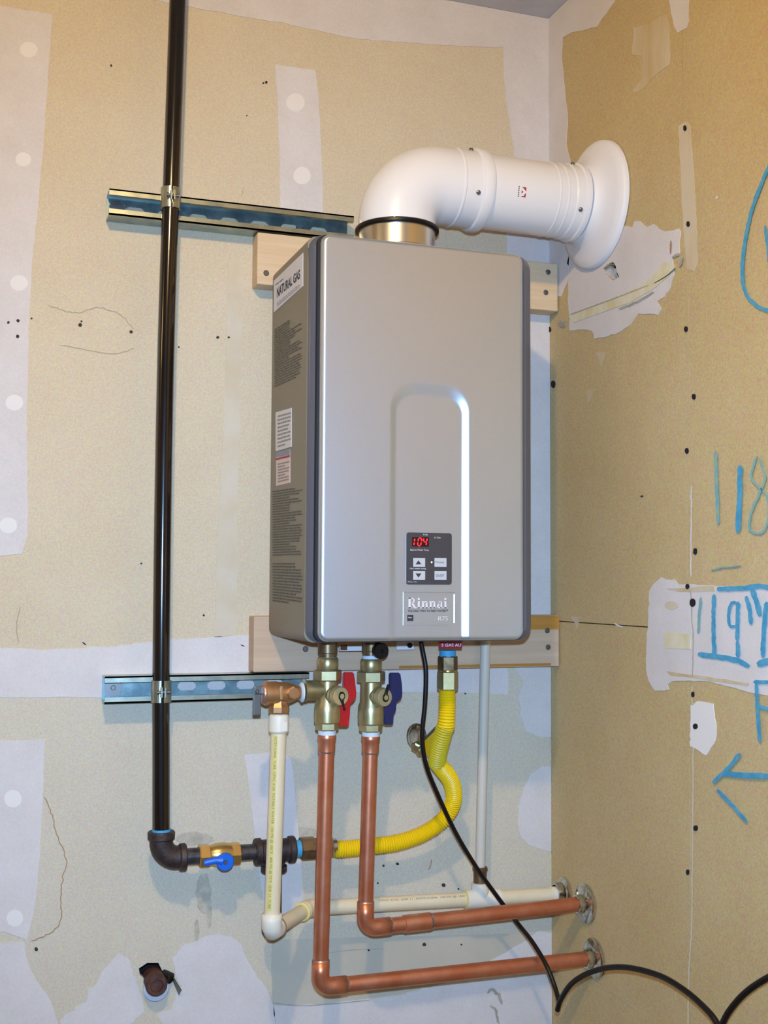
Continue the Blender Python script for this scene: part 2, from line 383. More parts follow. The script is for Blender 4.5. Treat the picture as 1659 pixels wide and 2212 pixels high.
patch('compound_patch', 'b', [(-60, 2040), (20, 2035), (52, 2034), (60, 2080), (80, 2120), (108, 2160), (126, 2212), (126, 2250), (-60, 2250)], mud, wb, amp=1.5)
patch('compound_patch', 'b', [(130, 2205), (150, 2185), (185, 2165), (190, 2138), (212, 2122), (222, 2098), (236, 2082), (256, 2058), (276, 2070), (288, 2095), (293, 2122), (304, 2150), (312, 2185), (280, 2212), (270, 2250), (128, 2250)], mud, wb, amp=3, step=8)
patch('compound_patch', 'b', [(372, 2070), (398, 2040), (430, 2030), (445, 2022), (470, 2017), (500, 2022), (522, 2042), (536, 2078), (552, 2105), (578, 2140), (590, 2172), (600, 2250), (390, 2250), (352, 2212), (340, 2190), (372, 2180), (378, 2150), (392, 2130), (378, 2100)], mud, wb, amp=2.0, step=9)
patch('compound_strip', 'b', [(527, 1630), (608, 1622), (628, 1640), (634, 1680), (640, 1750), (648, 1830), (652, 1900), (655, 1962), (610, 1975), (572, 1968), (562, 1900), (548, 1790), (538, 1700)], mud, wb, amp=1)
patch('compound_patch', 'b', [(1230, 1655), (1170, 1656), (1146, 1672), (1132, 1700), (1120, 1740), (1118, 1780), (1124, 1808), (1140, 1824), (1180, 1838), (1230, 1840)], mud, wb, amp=1)
patch('compound_patch', 'b', [(590, 2172), (700, 2170), (860, 2150), (1010, 2110), (1060, 2075), (1120, 2040), (1165, 2010), (1230, 2020), (1230, 2250), (600, 2250)], mud, wb, amp=2.5)
patch('drywall_insert', 'b', [(588, 2030), (760, 2025), (1000, 2020), (1160, 2015), (1100, 2060), (1000, 2110), (860, 2148), (700, 2168), (590, 2170), (586, 2100)], paper_g, wb, off=.0007, amp=.3)
ribbon('crack', 'b', [(588, 2166), (640, 2172), (700, 2170), (800, 2160)], 1.6, smudge, wb, off=.0022)
ribbon('crack', 'b', [(700, 2060), (760, 2052), (830, 2050)], 1.5, smudge, wb, off=.0012)
for (u, v, a, b) in [(420, 1812, 40, 14), (440, 1930, 17, 44), (425, 2010, 6, 24), (452, 1975, 6, 30)]:
    disc('stain', 'b', u, v, a, stain_m, wb, off=.0004 + a * .000012, ry=b, amp=min(a, b) * .18, n=26)
ribbon('crack', 'b', [(96, 1722), (112, 1760), (122, 1800), (132, 1826), (143, 1862), (134, 1905), (130, 1950), (133, 1972), (122, 2005), (100, 2020), (66, 2032)], 2.2, rustline, wb, off=.0009, rough=2.2)
ribbon('crack', 'b', [(105, 660), (130, 668), (170, 676), (210, 664), (260, 680), (290, 712)], 1.6, pencil, wb, off=.0008, rough=2)
ribbon('crack', 'b', [(130, 745), (200, 758), (250, 764), (290, 752)], 1.5, pencil, wb, off=.0008, rough=1)
ribbon('crack', 'b', [(44, 1310), (36, 1350), (40, 1390)], 2.2, pencil, wb, off=.0008, rough=1)
ribbon('crack', 'b', [(526, 404), (521, 425)], 1.5, pencil, wb, off=.0008)
ribbon('crack', 'b', [(178, 1387), (186, 1393)], 3, dirt, wb, off=.0016)
ribbon('crack', 'b', [(520, 1393), (528, 1396)], 2.5, dirt, wb, off=.0016)
for (u, v, r) in [(18, 697, 3), (39, 693, 3.6), (38, 727, 4), (68, 688, 2), (173, 702, 4), (176, 694, 2), (283, 717, 3.4), (470, 729, 3), (494, 729, 2.6), (240, 142, 2.4), (575, 178, 3), (569, 180, 2), (386, 750, 2), (440, 1329, 2.4), (78, 2050, 4), (533, 250, 1.4), (305, 1217, 2), (958, 1912, 4), (858, 1866, 3), (828, 1870, 2.4), (816, 1908, 2), (860, 1866, 1.6), (916, 2040, 4), (996, 2040, 2), (796, 2052, 2.4), (990, 1920, 2), (1005, 1498, 2)]:
    disc('nail_mark', 'b', u, v, r, dirt, wb, off=.0012, n=9, amp=.5)
ribbon('scuff', 'b', [(1055, 2145), (1062, 2136), (1078, 2150), (1085, 2168)], 7, smudge, wb, off=.0022, rough=2)
ribbon('scuff', 'b', [(1058, 2172), (1070, 2182), (1075, 2200), (1080, 2212)], 5, smudge, wb, off=.0022, rough=2)
ribbon('scuff', 'b', [(925, 1880), (930, 1868), (932, 1856)], 2.5, rustline, wb, off=.001, rough=1)
disc('stain', 'b', 650, 1800, 40, stain_m, wb, off=.0005, ry=14, amp=2)

# ---- right wall compound, seams, marks
patch('compound_band', 'r', [(1150, 20), (1210, -30), (1345, -20), (1322, 12), (1300, 42), (1290, 58), (1262, 66), (1236, 70), (1216, 82), (1214, 120), (1218, 170), (1222, 215), (1227, 255), (1224, 310), (1232, 345), (1232, 420), (1230, 560), (1228, 600), (1213, 640), (1180, 640), (1175, 300)], mud, wr, amp=1.2)
patch('compound_patch', 'r', [(1443, -20), (1489, -20), (1488, 45), (1484, 60), (1465, 71), (1457, 58)], mud, wr, amp=1)
patch('scraped_patch', 'r', [(1368, 60), (1410, 48), (1440, 30), (1448, 60), (1446, 140), (1420, 160), (1385, 196), (1366, 200), (1386, 170), (1388, 120), (1366, 118)], mud_rt, wr, off=.0006, amp=2)
patch('compound_strip', 'r', [(1466, 272), (1482, 262), (1491, 268), (1496, 330), (1502, 430), (1506, 520), (1507, 570), (1500, 586), (1484, 580), (1478, 520), (1472, 400), (1468, 320)], mud_rt, wr, off=.0006, amp=1)
patch('compound_patch', 'r', [(1228, 560), (1250, 480), (1300, 470), (1366, 492), (1372, 478), (1384, 478), (1400, 490), (1413, 484), (1424, 494), (1436, 500), (1450, 498), (1468, 494), (1472, 500), (1468, 530), (1470, 552), (1452, 556), (1456, 588), (1450, 620), (1436, 642), (1420, 652), (1430, 668), (1422, 680), (1402, 678), (1380, 678), (1364, 700), (1330, 722), (1284, 732), (1280, 716), (1262, 712), (1232, 714), (1231, 690), (1229, 660), (1228, 620)], mud, wr, amp=2.0, step=8, hole=[(1326, 606), (1318, 601), (1308, 591), (1303, 580), (1312, 572), (1325, 565), (1331, 574), (1333, 586), (1339, 599)])
plabel(patch('broken_gypsum', 'r', [(1304, 581), (1316, 574), (1326, 580), (1328, 592), (1334, 601), (1326, 605), (1316, 600)], gypsum, wr, off=-.004, amp=0), 'crumbled gypsum in the hole')
patch('yellowed_strip', 'r', [(1232, 682), (1300, 655), (1380, 620), (1408, 600), (1436, 566), (1462, 574), (1446, 598), (1410, 626), (1360, 655), (1300, 676), (1240, 698)], yel_board, wr, off=.0019, amp=1)
ribbon('saw_cut', 'r', [(1232, 679), (1320, 647), (1400, 616)], 2.0, smudge, wr, off=.0024)
ribbon('saw_cut', 'r', [(1336, 668), (1380, 650), (1412, 630)], 4.5, smudge, wr, off=.0024, rough=1.2)
ribbon('saw_cut', 'r', [(1412, 612), (1440, 596), (1458, 580)], 1.8, dirt, wr, off=.0024)
ribbon('saw_cut', 'r', [(1449, 520), (1448, 548)], 4, rustline, wr, off=.0024)
ribbon('saw_cut', 'r', [(1452, 556), (1468, 548), (1472, 560), (1468, 576)], 6, smudge, wr, off=.0024)
disc('stain', 'r', 1216, 700, 9, smudge, wr, off=.0012, ry=8, amp=3)
disc('stain', 'r', 1414, 1293, 0.1, smudge, wr)
patch('compound_patch', 'r', [(1404, 1276), (1412, 1262), (1430, 1247), (1440, 1252), (1458, 1252), (1466, 1262), (1500, 1262), (1560, 1266), (1700, 1268), (1700, 1512), (1655, 1502), (1600, 1490), (1548, 1476), (1530, 1472), (1490, 1470), (1452, 1472), (1442, 1480), (1446, 1490), (1415, 1492), (1402, 1470), (1397, 1440), (1398, 1380), (1402, 1330)], mud, wr, amp=1.4, step=9)
patch('scraped_patch', 'r', [(1440, 1272), (1500, 1268), (1545, 1266), (1546, 1277), (1470, 1278)], mud_rt, wr, off=.0016, amp=1)
patch('scraped_patch', 'r', [(1442, 1450), (1500, 1458), (1560, 1466), (1620, 1476), (1618, 1482), (1550, 1472), (1448, 1458)], mud_rt, wr, off=.0016, amp=1)
patch('yellowed_strip', 'r', [(1436, 1366), (1494, 1370), (1494, 1402), (1438, 1400)], yel_board, wr, off=.0016, amp=1)
disc('stain', 'r', 1452, 1308, 15, mud_t, wr, off=.0016, ry=10, amp=2)
patch('compound_patch', 'r', [(1493, 1522), (1497, 1526), (1508, 1514), (1520, 1516), (1542, 1520), (1544, 1540), (1548, 1570), (1546, 1600), (1526, 1632), (1512, 1622), (1498, 1614), (1492, 1612)], mud2, wr, amp=1.2, step=8)
for (u, v) in [(1272, 850), (1298, 770), (1325, 1250), (1245, 1340)]:
    patch('scraped_patch', 'r', [(u - 11, v - 8), (u + 12, v - 9), (u + 4, v + 8), (u, v + 20), (u - 3, v + 4)], mud_rt, wr, off=.0006, amp=1.5, step=5)
ribbon('seam_filler', 'r', [(1488, 640), (1489, 800), (1490, 900)], 1.8, mud_rt, wr, off=.0006)
ribbon('seam_filler', 'r', [(1493, 1050), (1493, 1150), (1492, 1245)], 3.0, mud, wr, off=.0008, rough=.8)
ribbon('seam_filler', 'r', [(1495, 1480), (1497, 1640), (1496, 1800), (1494, 2000), (1488, 2100), (1486, 2230)], 3.0, mud_t, wr, off=.0008, rough=.8)
ribbon('seam_crack', 'r', [(1486, 1268), (1493, 1290), (1494, 1340), (1497, 1370), (1496, 1460)], 1.6, smudge, wr, off=.0018, rough=.6)
ribbon('seam_filler', 'r', [(1326, 1346), (1336, 1352), (1346, 1354)], 4, mud2, wr, off=.001)
ribbon('scuff', 'r', [(1546, 430), (1550, 424)], 4, mud2, wr, off=.001)
ribbon('scuff', 'r', [(1170, 2050), (1180, 2056), (1196, 2064)], 2, mud, wr, off=.001)
ribbon('scuff', 'r', [(1280, 2118), (1330, 2150), (1400, 2195)], 1.6, mud_rt, wr, off=.001)
for (u, v, a, b) in [(1481, 277, 3, 6), (1488, 484, 3, 6), (1483, 711, 3, 6), (1500, 857, 3.4, 6), (1485, 974, 3.2, 6), (1503, 1191, 3.2, 7), (1487, 1267, 4, 6), (1498, 1302, 6, 9), (1498, 1500, 2.4, 6), (1504, 1569, 5, 6), (1504, 1789, 4, 6), (1487, 1884, 2.6, 6), (1196, 830, 4, 8), (1186, 712, 5, 6), (1388, 1072, 2, 1.5)]:
    o = disc('screw_hole', 'r', u, v, a, cavity, wr, off=.0021, ry=b, n=12)
DRAW = dict(
 ring=([(1668, 345), (1645, 395), (1622, 460), (1608, 530), (1603, 590), (1612, 636), (1640, 664), (1670, 674)], 9, blue_mk),
 a=([(1652, 488), (1658, 530), (1661, 570)], 8, blue_mk),
 b=([(1545, 975), (1547, 1020), (1549, 1080), (1551, 1132)], 9, blue_ft),
 c=([(1598, 1006), (1598, 1060), (1596, 1100), (1594, 1150)], 13, blue_mk),
 d=([(1634, 985), (1622, 1030), (1636, 1050), (1656, 1072), (1660, 1110), (1650, 1146), (1634, 1152), (1619, 1142), (1622, 1108), (1640, 1066), (1652, 1030), (1640, 990)], 6, blue_ft),
 e=([(1536, 1232), (1560, 1226), (1600, 1222)], 3, blue_ft),
 f=([(1542, 1284), (1541, 1350), (1543, 1420)], 10, blue_mk),
 g=([(1514, 1290), (1510, 1330), (1508, 1368)], 7, blue_ft),
 h=([(1508, 1413), (1545, 1418), (1590, 1426), (1618, 1440)], 13, blue_mk),
 i=([(1636, 1436), (1652, 1430), (1670, 1428)], 18, blue_mk),
 j=([(1548, 1272), (1600, 1271), (1640, 1266), (1670, 1272)], 12, blue_mk),
 k=([(1592, 1304), (1580, 1302), (1574, 1330), (1576, 1352), (1590, 1352)], 8, blue_mk),
 l=([(1594, 1300), (1593, 1350), (1592, 1384)], 10, blue_mk),
 m=([(1593, 1384), (1594, 1420)], 10, blue_mk),
 n=([(1612, 1288), (1619, 1318), (1622, 1348)], 11, blue_mk),
 o=([(1624, 1272), (1634, 1300), (1642, 1330)], 14, blue_mk),
 p=([(1656, 1300), (1650, 1360), (1648, 1420)], 12, blue_mk),
 q=([(1628, 1473), (1645, 1473), (1670, 1474)], 9, blue_mk),
 r=([(1633, 1476), (1636, 1530), (1641, 1602)], 9, blue_mk),
 s=([(1637, 1524), (1652, 1530), (1670, 1534)], 10, blue_mk),
 t=([(1670, 1677), (1620, 1675), (1564, 1672)], 14, blue_mk),
 u=([(1598, 1628), (1572, 1660), (1540, 1690)], 10, blue_mk),
 v=([(1549, 1706), (1580, 1738), (1613, 1776)], 9, blue_mk))
for i, k in enumerate(DRAW):
    P, wd, m = DRAW[k]; plabel(ribbon('marker_stroke', 'r', P, wd * .88, m, wr, off=.0026 + .00005 * i, rough=.7), 'blue marker stroke')

# ================================================================== BOARDS AND STRUTS
def screw(p, axis, r, parent, m=galv):
    a = Vector(axis).normalized()
    return lathe('screw', Vector(p) - a * .002, a, [(0, r), (.0028, r), (.0036, r * .8), (.0036, r * .45), (.0026, r * .4)], m, parent, n=14)
def board(name, label, x0, x1, z0, z1, m, screws):
    t = thing(name, label, 'board', (x0, 0, z0)); box('plank', (x0, -.038, z0), (x1, -.001, z1), m, t, bev=.002)
    for u, v in screws: screw(at(u, v, -.038), (0, -1, 0), .0048, t)
    return t
bu = board('wood_board', 'pine board behind the top of the water heater, under the upper strut', -.548, -.003, .547, .6325, wood, [(1184, 588), (1179, 632), (575, 590)])
bl = board('wood_board', 'stained pine board behind the bottom of the water heater, above the lower strut', -.5463, -.003, -.078, .0108, wood2, [(1184, 1398), (660, 1402), (1182, 1362)])
plabel(box('edge_streak', (-.15, -.0386, -.014), (-.0035, -.0375, .0100), wood_e, bl), 'golden bark streak along the top edge')
plabel(box('edge_streak', (-.30, -.0386, -.0765), (-.02, -.0375, -.072), wood_e, bl), 'golden bark streak along the bottom edge')

def strut(label, x0, x1, zt, first, pitch):
    t = thing('strut_channel', label, 'strut channel', (x0, 0, zt - .041), 'steel strut channels on the back wall')
    zb = zt - .041; D = .041; th = .0025
    g = G()                                                # flanges with inturned lips
    for s, z in ((1, zb), (-1, zt)):
        g.box((x0, -D, z), (x1, -.0012, z + s * th))
        g.box((x0, -D, z), (x1, -D + th, z + s * .0095)); g.box((x0, -D + th, z + s * .007), (x1, -D + .0085, z + s * .0095))
    g.mk('flange', zinc, t)
    # web with real slots, built column by column
    g = G(); y0, y1 = -.0035, -.0012; hs = .0070; zc = (zt + zb) / 2; x = x0
    slots = [(x0 + .017, .0135, .0135, True)]; xs = first
    while xs < x1 - .03: slots.append((xs, .0145, hs, False)); xs += pitch
    def col(a, b, lo=None, hi=None):
        if lo is None: g.box((a, y0, zb + th), (b, y1, zt - th))
        else: g.box((a, y0, zb + th), (b, y1, lo)); g.box((a, y0, hi), (b, y1, zt - th))
    for (c, hw, hh, rnd) in slots:
        col(x, c - hw); n = 12
        for i in range(n):
            a, b = c - hw + 2 * hw * i / n, c - hw + 2 * hw * (i + 1) / n; mx = abs((a + b) / 2 - c); e = mx - (hw - hh)
            h = hh if e <= 0 else math.sqrt(max(1e-8, hh * hh - e * e)); col(a, b, zc - h, zc + h)
        x = c + hw
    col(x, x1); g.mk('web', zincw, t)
    lathe('washer', (x0 + .017, -.0012, zc), (0, -1, 0), [(0, .0128), (.0016, .0128), (.0016, .004)], galv, t)
    screw((x0 + .017, -.003, zc), (0, -1, 0), .004, t)
    return t
st1 = strut('long zinc strut channel on the back wall above the water heater', -.785, -.385, .6755, -.740, .0508)
st2 = strut('zinc strut channel on the back wall below the lower pine board', -.777, -.455, -.0795, -.6455, .0475)

p = at(655, 470, -.002); lathe('washer', (p.x, -.0012, .655), (0, -1, 0), [(0, .0128), (.0016, .0128), (.0016, .004)], galv, st1); screw((p.x, -.003, .655), (0, -1, 0), .004, st1)
# ================================================================== GAS RUN
PX = []
gy = -.0555
def gp(u, v): return at(u, v, gy)
gas = thing('gas_pipe', 'tall black steel gas pipe running down the left of the heater', 'pipe', gp(349, 1808))
pts = [gp(u, v) for u, v in [(386, -60), (384, 0), (377, 200), (369, 430), (359, 740), (352, 1100), (348, 1460), (348, 1640), (348, 1826)]]
pts[0] = Vector((pts[0].x, pts[0].y, CZ - .001))
tube('tube', spline(pts, 4), .0134, black_pipe, gas, n=32)
def clamp(u, v, label):
    p = gp(u, v); t = thing('pipe_clamp', label, 'pipe clamp', (p.x, -.041, p.z), 'steel clamps holding the black pipe')
    for s in (-1, 1):                                        # two halves meet in front at the bolt
        g = G(); V = []; Fc = []; n = 14; r0, r1 = .0137, .0156; hz = .0165
        for i in range(n + 1):
            a = math.pi / 2 - s * (math.radians(8) + math.radians(150) * i / n); c, q = math.cos(a), -math.sin(a)
            for (r, z) in ((r0, -hz), (r1, -hz), (r1, hz), (r0, hz)):
                V.append(Vector((p.x + c * r, p.y + q * r * (1 if q < 0 else 1), p.z + z)))
        for i in range(n):
            for k in range(4):
                a = i * 4 + k; b = i * 4 + (k + 1) % 4; Fc.append((a, b, b + 4, a + 4))
        Fc += [(0, 1, 2, 3), (n * 4 + 3, n * 4 + 2, n * 4 + 1, n * 4)]
        g.add(V, Fc); g.box((p.x + s * .0015, p.y - .0245, p.z - .0075), (p.x + s * .0035, p.y - .0135, p.z + .0075)); g.mk('strap', zinc, t)
    lathe('bolt', (p.x - .009, p.y - .020, p.z), (1, 0, 0), [(0, .0036), (.003, .0036), (.003, .0022), (.016, .0022), (.016, .0035), (.019, .0035)], galv, t, n=12)
    return t
clamp(368.5, 430, 'steel clamp holding the black gas pipe to the upper strut')
clamp(348, 1493, 'steel clamp holding the black gas pipe to the lower strut')
# elbow
ec = gp(352, 1862); zl = gp(400, 1851).z
el = thing('pipe_elbow', 'black iron elbow at the foot of the tall gas pipe', 'pipe fitting', (ec.x, gy, zl))
x0 = gp(348.5, 1800).x; R = .026
cc = Vector((x0 + R, gy, zl + R))
g = G(); P = [Vector((x0, gy, zl + R + .012))] + arc(cc, (-R, 0, 0), (0, 0, -R), 12) + [Vector((x0 + R + .010, gy, zl))]
g.tube(P, .0178, 28); g.mk('body', cast, el, True)
lathe('collar', (x0, gy, zl + R + .002), (0, 0, 1), [(0, .0180), (.002, .0205), (.011, .0208), (.013, .0195), (.013, .014)], cast, el)
lathe('collar', (x0 + R + .001, gy, zl), (1, 0, 0), [(0, .0180), (.002, .0205), (.009, .0208), (.011, .0195), (.011, .014)], cast, el)
plabel(lathe('thread_tape', (x0, gy, zl + R + .0145), (0, 0, 1), [(0, .0142), (.004, .0142)], teflon_b, el), 'blue thread sealant ring')
AX = (1, 0, 0)
def gx(u): return gp(u, 1845).x
xa = x0 + R + .012
def base(x): return Vector((x, gy, zl))
lathe('pipe_nipple', base(xa), AX, [(0, .0128), (gx(430) - xa, .0128)], nipple, el)
gv = thing('gas_ball_valve', 'brass gas shut-off valve with blue lever beside the iron elbow', 'valve', base(gx(478)))
s_ = lambda a, b: gx(b) - gx(a)
hexn('hex_end', base(gx(429)), AX, 0, s_(429, 453), .0178, gold, gv, ph=.5)
lathe('body', base(gx(452)), AX, [(0, .0140), (.006, .0165), (.014, .0178), (.024, .0178), (.032, .0160), (.036, .0150)], gold, gv)
hexn('hex_end', base(gx(498)), AX, 0, s_(498, 518), .0178, gold, gv, ph=.5)
hc = base(gx(479)) + Vector((0, -.021, -.006))
lathe('stem', base(gx(479)) + Vector((0, -.012, -.006)), (0, -1, 0), [(0, .006), (.012, .006)], gold, gv, n=16)
g = G(); g.lathe(hc, (0, -1, 0), [(0, .0125), (.0015, .0135), (.006, .0135), (.0075, .012)], 28)
tip = Vector((gx(434), hc.y - .0036, hc.z + .000)); P = [hc + Vector((-.005, -.0036, .002)), hc + Vector((-.014, -.0036, .003)), tip + Vector((0.004, 0, .001)), tip]
g.tube(P, [.0075, .0055, .0052, .0042], 16); plabel(g.mk('lever', blue_p, gv, True, auto=.6), 'blue lever')
lathe('lever_screw', hc + Vector((0, -.0075, 0)), (0, -1, 0), [(0, .0035), (.002, .003)], galv, gv, n=12)
n2 = thing('pipe_nipple', 'short black nipple between the brass gas valve and the iron tee', 'pipe fitting', base(gx(520)))
lathe('tube', base(gx(516)), AX, [(0, .0125), (s_(516, 552), .0125)], nipple, n2)
te = thing('pipe_tee', 'black iron tee with capped drip leg behind the cream pipe', 'pipe fitting', base(gx(592)))
lathe('run', base(gx(550)), AX, [(0, .0195), (.002, .0208), (.009, .0208), (.011, .0178), (s_(550, 636) - .011, .0178), (s_(550, 636) - .009, .0208), (s_(550, 636) - .002, .0208), (s_(550, 636), .0195)], cast, te)
lathe('branch', base(gx(592)), (0, 0, -1), [(0, .0175), (.022, .0175), (.023, .0205), (.031, .0205), (.033, .019)], cast, te)
lathe('drip_leg', base(gx(592)) - Vector((0, 0, .030)), (0, 0, -1), [(0, .0130), (.088, .0130)], black_pipe, te)
lathe('cap', base(gx(592)) - Vector((0, 0, .108)), (0, 0, -1), [(0, .0165), (.002, .0178), (.018, .0178), (.024, .014), (.026, .006)], cast, te)
plabel(lathe('thread_tape', base(gx(635)), AX, [(0, .0140), (s_(635, 650), .0136)], teflon_b, te), 'blue thread sealant ring')
# yellow flexible connector
yc = thing('flexible_gas_line', 'yellow corrugated gas line looping up to the underside of the heater', 'gas line', base(gx(700)))
hexn('adapter', base(gx(648)), AX, 0, s_(648, 680), .0185, brass_d, yc, ph=.5)
hexn('end_nut', base(gx(694)), AX, 0, s_(694, 716), .0180, brass, yc, ph=.4)
lathe('coupling', base(gx(676)), AX, [(0, .015), (s_(676, 698), .015)], brass_d, yc)
lathe('ferrule', base(gx(714)), AX, [(0, .0125), (s_(714, 725), .0125)], steel, yc)
gY = -.150
def hose(name, P, r0, m, flare=None):
    S = resample(spline(P, 10), .00068); k = len(S); R_ = []
    for i in range(k):
        R_.append(r0 + .0010 * math.cos(i / 6 * 2 * math.pi))
    for i in range(min(8, k)): R_[i] = R_[i] * (.9 + .1 * i / 8); R_[-1 - i] = R_[-1 - i] * (.9 + .1 * i / 8)
    return tube(name, S, R_, m, yc, n=22)
hose('lower_hose', [at(722, 1834, gy), at(745, 1834, gy), at(800, 1828, gy - .002), at(860, 1820, gy - .004), at(920, 1798, gy - .008), at(962, 1765, gy - .015), at(980, 1728, gy - .025), at(975, 1690, gy - .038), at(955, 1660, gy - .052), at(942, 1645, gy - .060)], .0128, yel)
plabel(hose('middle_hose', [at(943, 1652, gy - .058), at(948, 1620, gy - .072), at(956, 1590, gy - .085), at(962, 1566, gy - .093)], .0134, yel_d), 'stretch of yellow hose with its shade painted in as olive')
hose('upper_hose', [at(963, 1577, gY + .004), at(965, 1552, gY), at(966, 1525, gY), at(966, 1490, gY)], .0132, yel)
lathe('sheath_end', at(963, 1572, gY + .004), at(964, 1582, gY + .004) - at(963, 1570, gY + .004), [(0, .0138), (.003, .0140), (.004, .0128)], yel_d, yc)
zz = lambda u, v: at(u, v, gY)
hexn('flare_nut', zz(967, 1490), (0, 0, 1), 0, zz(967, 1450).z - zz(967, 1490).z, .0168, brass, yc, ph=.25)
lathe('nut_collar', zz(967, 1451), (0, 0, 1), [(0, .0135), (.003, .0135)], gold, yc)
hexn('adapter', zz(967, 1449), (0, 0, 1), 0, zz(967, 1417).z - zz(967, 1449).z, .0158, brass_d, yc, ph=.25)
plabel(lathe('thread_tape', zz(967, 1418), (0, 0, 1), [(0, .0132), (.0095, .0128)], teflon_b, yc), 'blue thread sealant ring')
# bonding clamp: steel plate, brass screw and a yellow tag on the hose
bc = thing('wall_bracket', 'small chrome and brass bracket with yellow flap beside the yellow hose', 'bracket', at(906, 1620, -.06))
c0 = at(905, 1606, -.066)
lathe('plate', c0 + Vector((-.003, .002, .012)), Vector((-.75, -.45, .1)), [(0, .020), (.0015, .0205), (.003, .018), (.004, .008)], chrome, bc, n=28)
lathe('screw', at(900, 1612, -.07), Vector((-.5, -.7, -.3)), [(0, .009), (.006, .009), (.008, .006)], brass, bc, n=6, smooth=False)
lathe('spacer', at(912, 1618, -.07), Vector((-.8, .1, -.2)), [(0, .010), (.003, .0105), (.008, .0105), (.010, .009)], brass, bc, n=24)
def quad_sheet(name, P, th, m, parent):
    n = (P[1] - P[0]).cross(P[2] - P[0]).normalized() * th; k = len(P)
    V = P + [p + n for p in P]; Fc = [tuple(range(k)), tuple(range(2 * k - 1, k - 1, -1))] + [(i, i + k, (i + 1) % k + k, (i + 1) % k) for i in range(k)]
    return mk(name, V, Fc, m, parent)
quad_sheet('flap', [at(945, 1574, -.135), at(941, 1640, -.110), at(930, 1646, -.088), at(917, 1622, -.075), at(913, 1604, -.075)], .002, yel, bc)
tube('rod', [at(947, 1567, -.125), at(922, 1592, -.085), at(906, 1606, -.068)], .0024, galv, bc, n=12)

# ================================================================== WATER HEATER
X0, X1, Z0, Z1 = -.5229, -.1664, -.0215, .5705
YB, YF = -.0385, -.281
wh = thing('water_heater', 'silver wall-hung tankless water heater with red digits on its control panel', 'water heater', ((X0 + X1) / 2, -.0385, Z0))
def rrect(x0, x1, z0, z1, r, n=8):
    out = []
    for (cx, cz, a0) in ((x1 - r, z1 - r, 0), (x0 + r, z1 - r, 90), (x0 + r, z0 + r, 180), (x1 - r, z0 + r, 270)):
        for i in range(n + 1):
            a = math.radians(a0 + 90 * i / n); out.append((cx + r * math.cos(a), cz + r * math.sin(a)))
    return out
def loft(rings, capa=True, capb=True):
    V = []; Fc = []; n = len(rings[0])
    for r in rings: V += r
    for i in range(len(rings) - 1):
        for j in range(n):
            a = i * n + j; b = i * n + (j + 1) % n; Fc.append((a, b, b + n, a + n))
    if capa: Fc.append(tuple(range(n)))
    if capb: Fc.append(tuple(range(len(V) - 1, len(V) - 1 - n, -1)))
    return V, Fc
def rr(ins, y, r=.020): return [Vector((x, y, z)) for x, z in rrect(X0 + ins, X1 - ins, Z0 + ins, Z1 - ins, max(.003, r - ins))]
V, Fc = loft([rr(.0015, YB, .014), rr(.0005, YB - .002, .014), rr(.0005, -.2485, .014)]); mk('case', V, Fc, case_m, wh, True, auto=.5)
rings = [rr(.0004, -.2487, .022), rr(.0004, -.2555, .022), rr(.0009, -.2576, .022), rr(.0022, -.2592, .022), rr(.0065, -.2618, .022), rr(.0125, -.2650, .022)]
V, Fc = loft(rings); mk('rim', V, Fc, rim_m, wh, True, auto=.5)
DX0, DX1, DZ0, DZ1 = -.5095, -.1895, -.0190, .5668
gr = [[Vector((x, y, z)) for x, z in rrect(DX0 + i_, DX1 - i_, DZ0 - .0012, DZ1 + .0012, .014)] for y, i_ in ((-.2610, -.0042), (-.2672, -.0042), (-.2685, -.0030))]
V, Fc = loft(gr); mk('gasket', V, Fc, gap_m, wh)
# front panel as a height field with an arched recess open at the bottom
def smooth(t): t = max(0, min(1, t)); return t * t * (3 - 2 * t)
RX0, RX1, RZ1 = -.4045, -.2800, .3590
RD = .0047
def recess(x, z):
    r = .040; cx = (RX0 + RX1) / 2; hx = (RX1 - RX0) / 2; qx = abs(x - cx) - (hx - r); qz = z - (RZ1 - r)
    d = (math.hypot(max(qx, 0), max(qz, 0)) + min(max(qx, qz), 0) - r)
    # slope is wider across the top of the arch
    wv = .0105 if qz < 0 else .0105 + .009 * min(1, qz / r * 1.6)
    t = max(0, min(1, -d / wv)); return RD * (.7 * t + .3 * smooth(t))
def lin_s(a, b, n): return [a + (b - a) * i / n for i in range(n + 1)]
def edge_s(a, b, e, ne, n): return lin_s(a, a + e, ne)[:-1] + lin_s(a + e, b - e, n)[:-1] + lin_s(b - e, b, ne)
XS = edge_s(0, 1, .04, 10, 170); ZS = edge_s(0, 1, .025, 10, 230)
V = []; Fc = []; nx_ = len(XS); RC = .014; ED = .0065
def conc(u, v):   # unit square -> rounded rectangle of the door, position and edge distance
    x = DX0 + (DX1 - DX0) * u; z = DZ0 + (DZ1 - DZ0) * v
    ox = min(x - DX0, DX1 - x); oz = min(z - DZ0, DZ1 - z)
    if ox < RC and oz < RC:      # pull corner cells onto the arc
        a, b = RC - ox, RC - oz; m_ = max(a, b); L = math.hypot(a, b)
        if L > 1e-9:
            k = m_ / L; na, nb = a * k, b * k; sx = 1 if x < (DX0 + DX1) / 2 else -1; sz = 1 if z < (DZ0 + DZ1) / 2 else -1
            x = (DX0 if sx > 0 else DX1) + sx * (RC - na); z = (DZ0 if sz > 0 else DZ1) + sz * (RC - nb)
            return x, z, RC - m_
    return x, z, min(ox, oz)
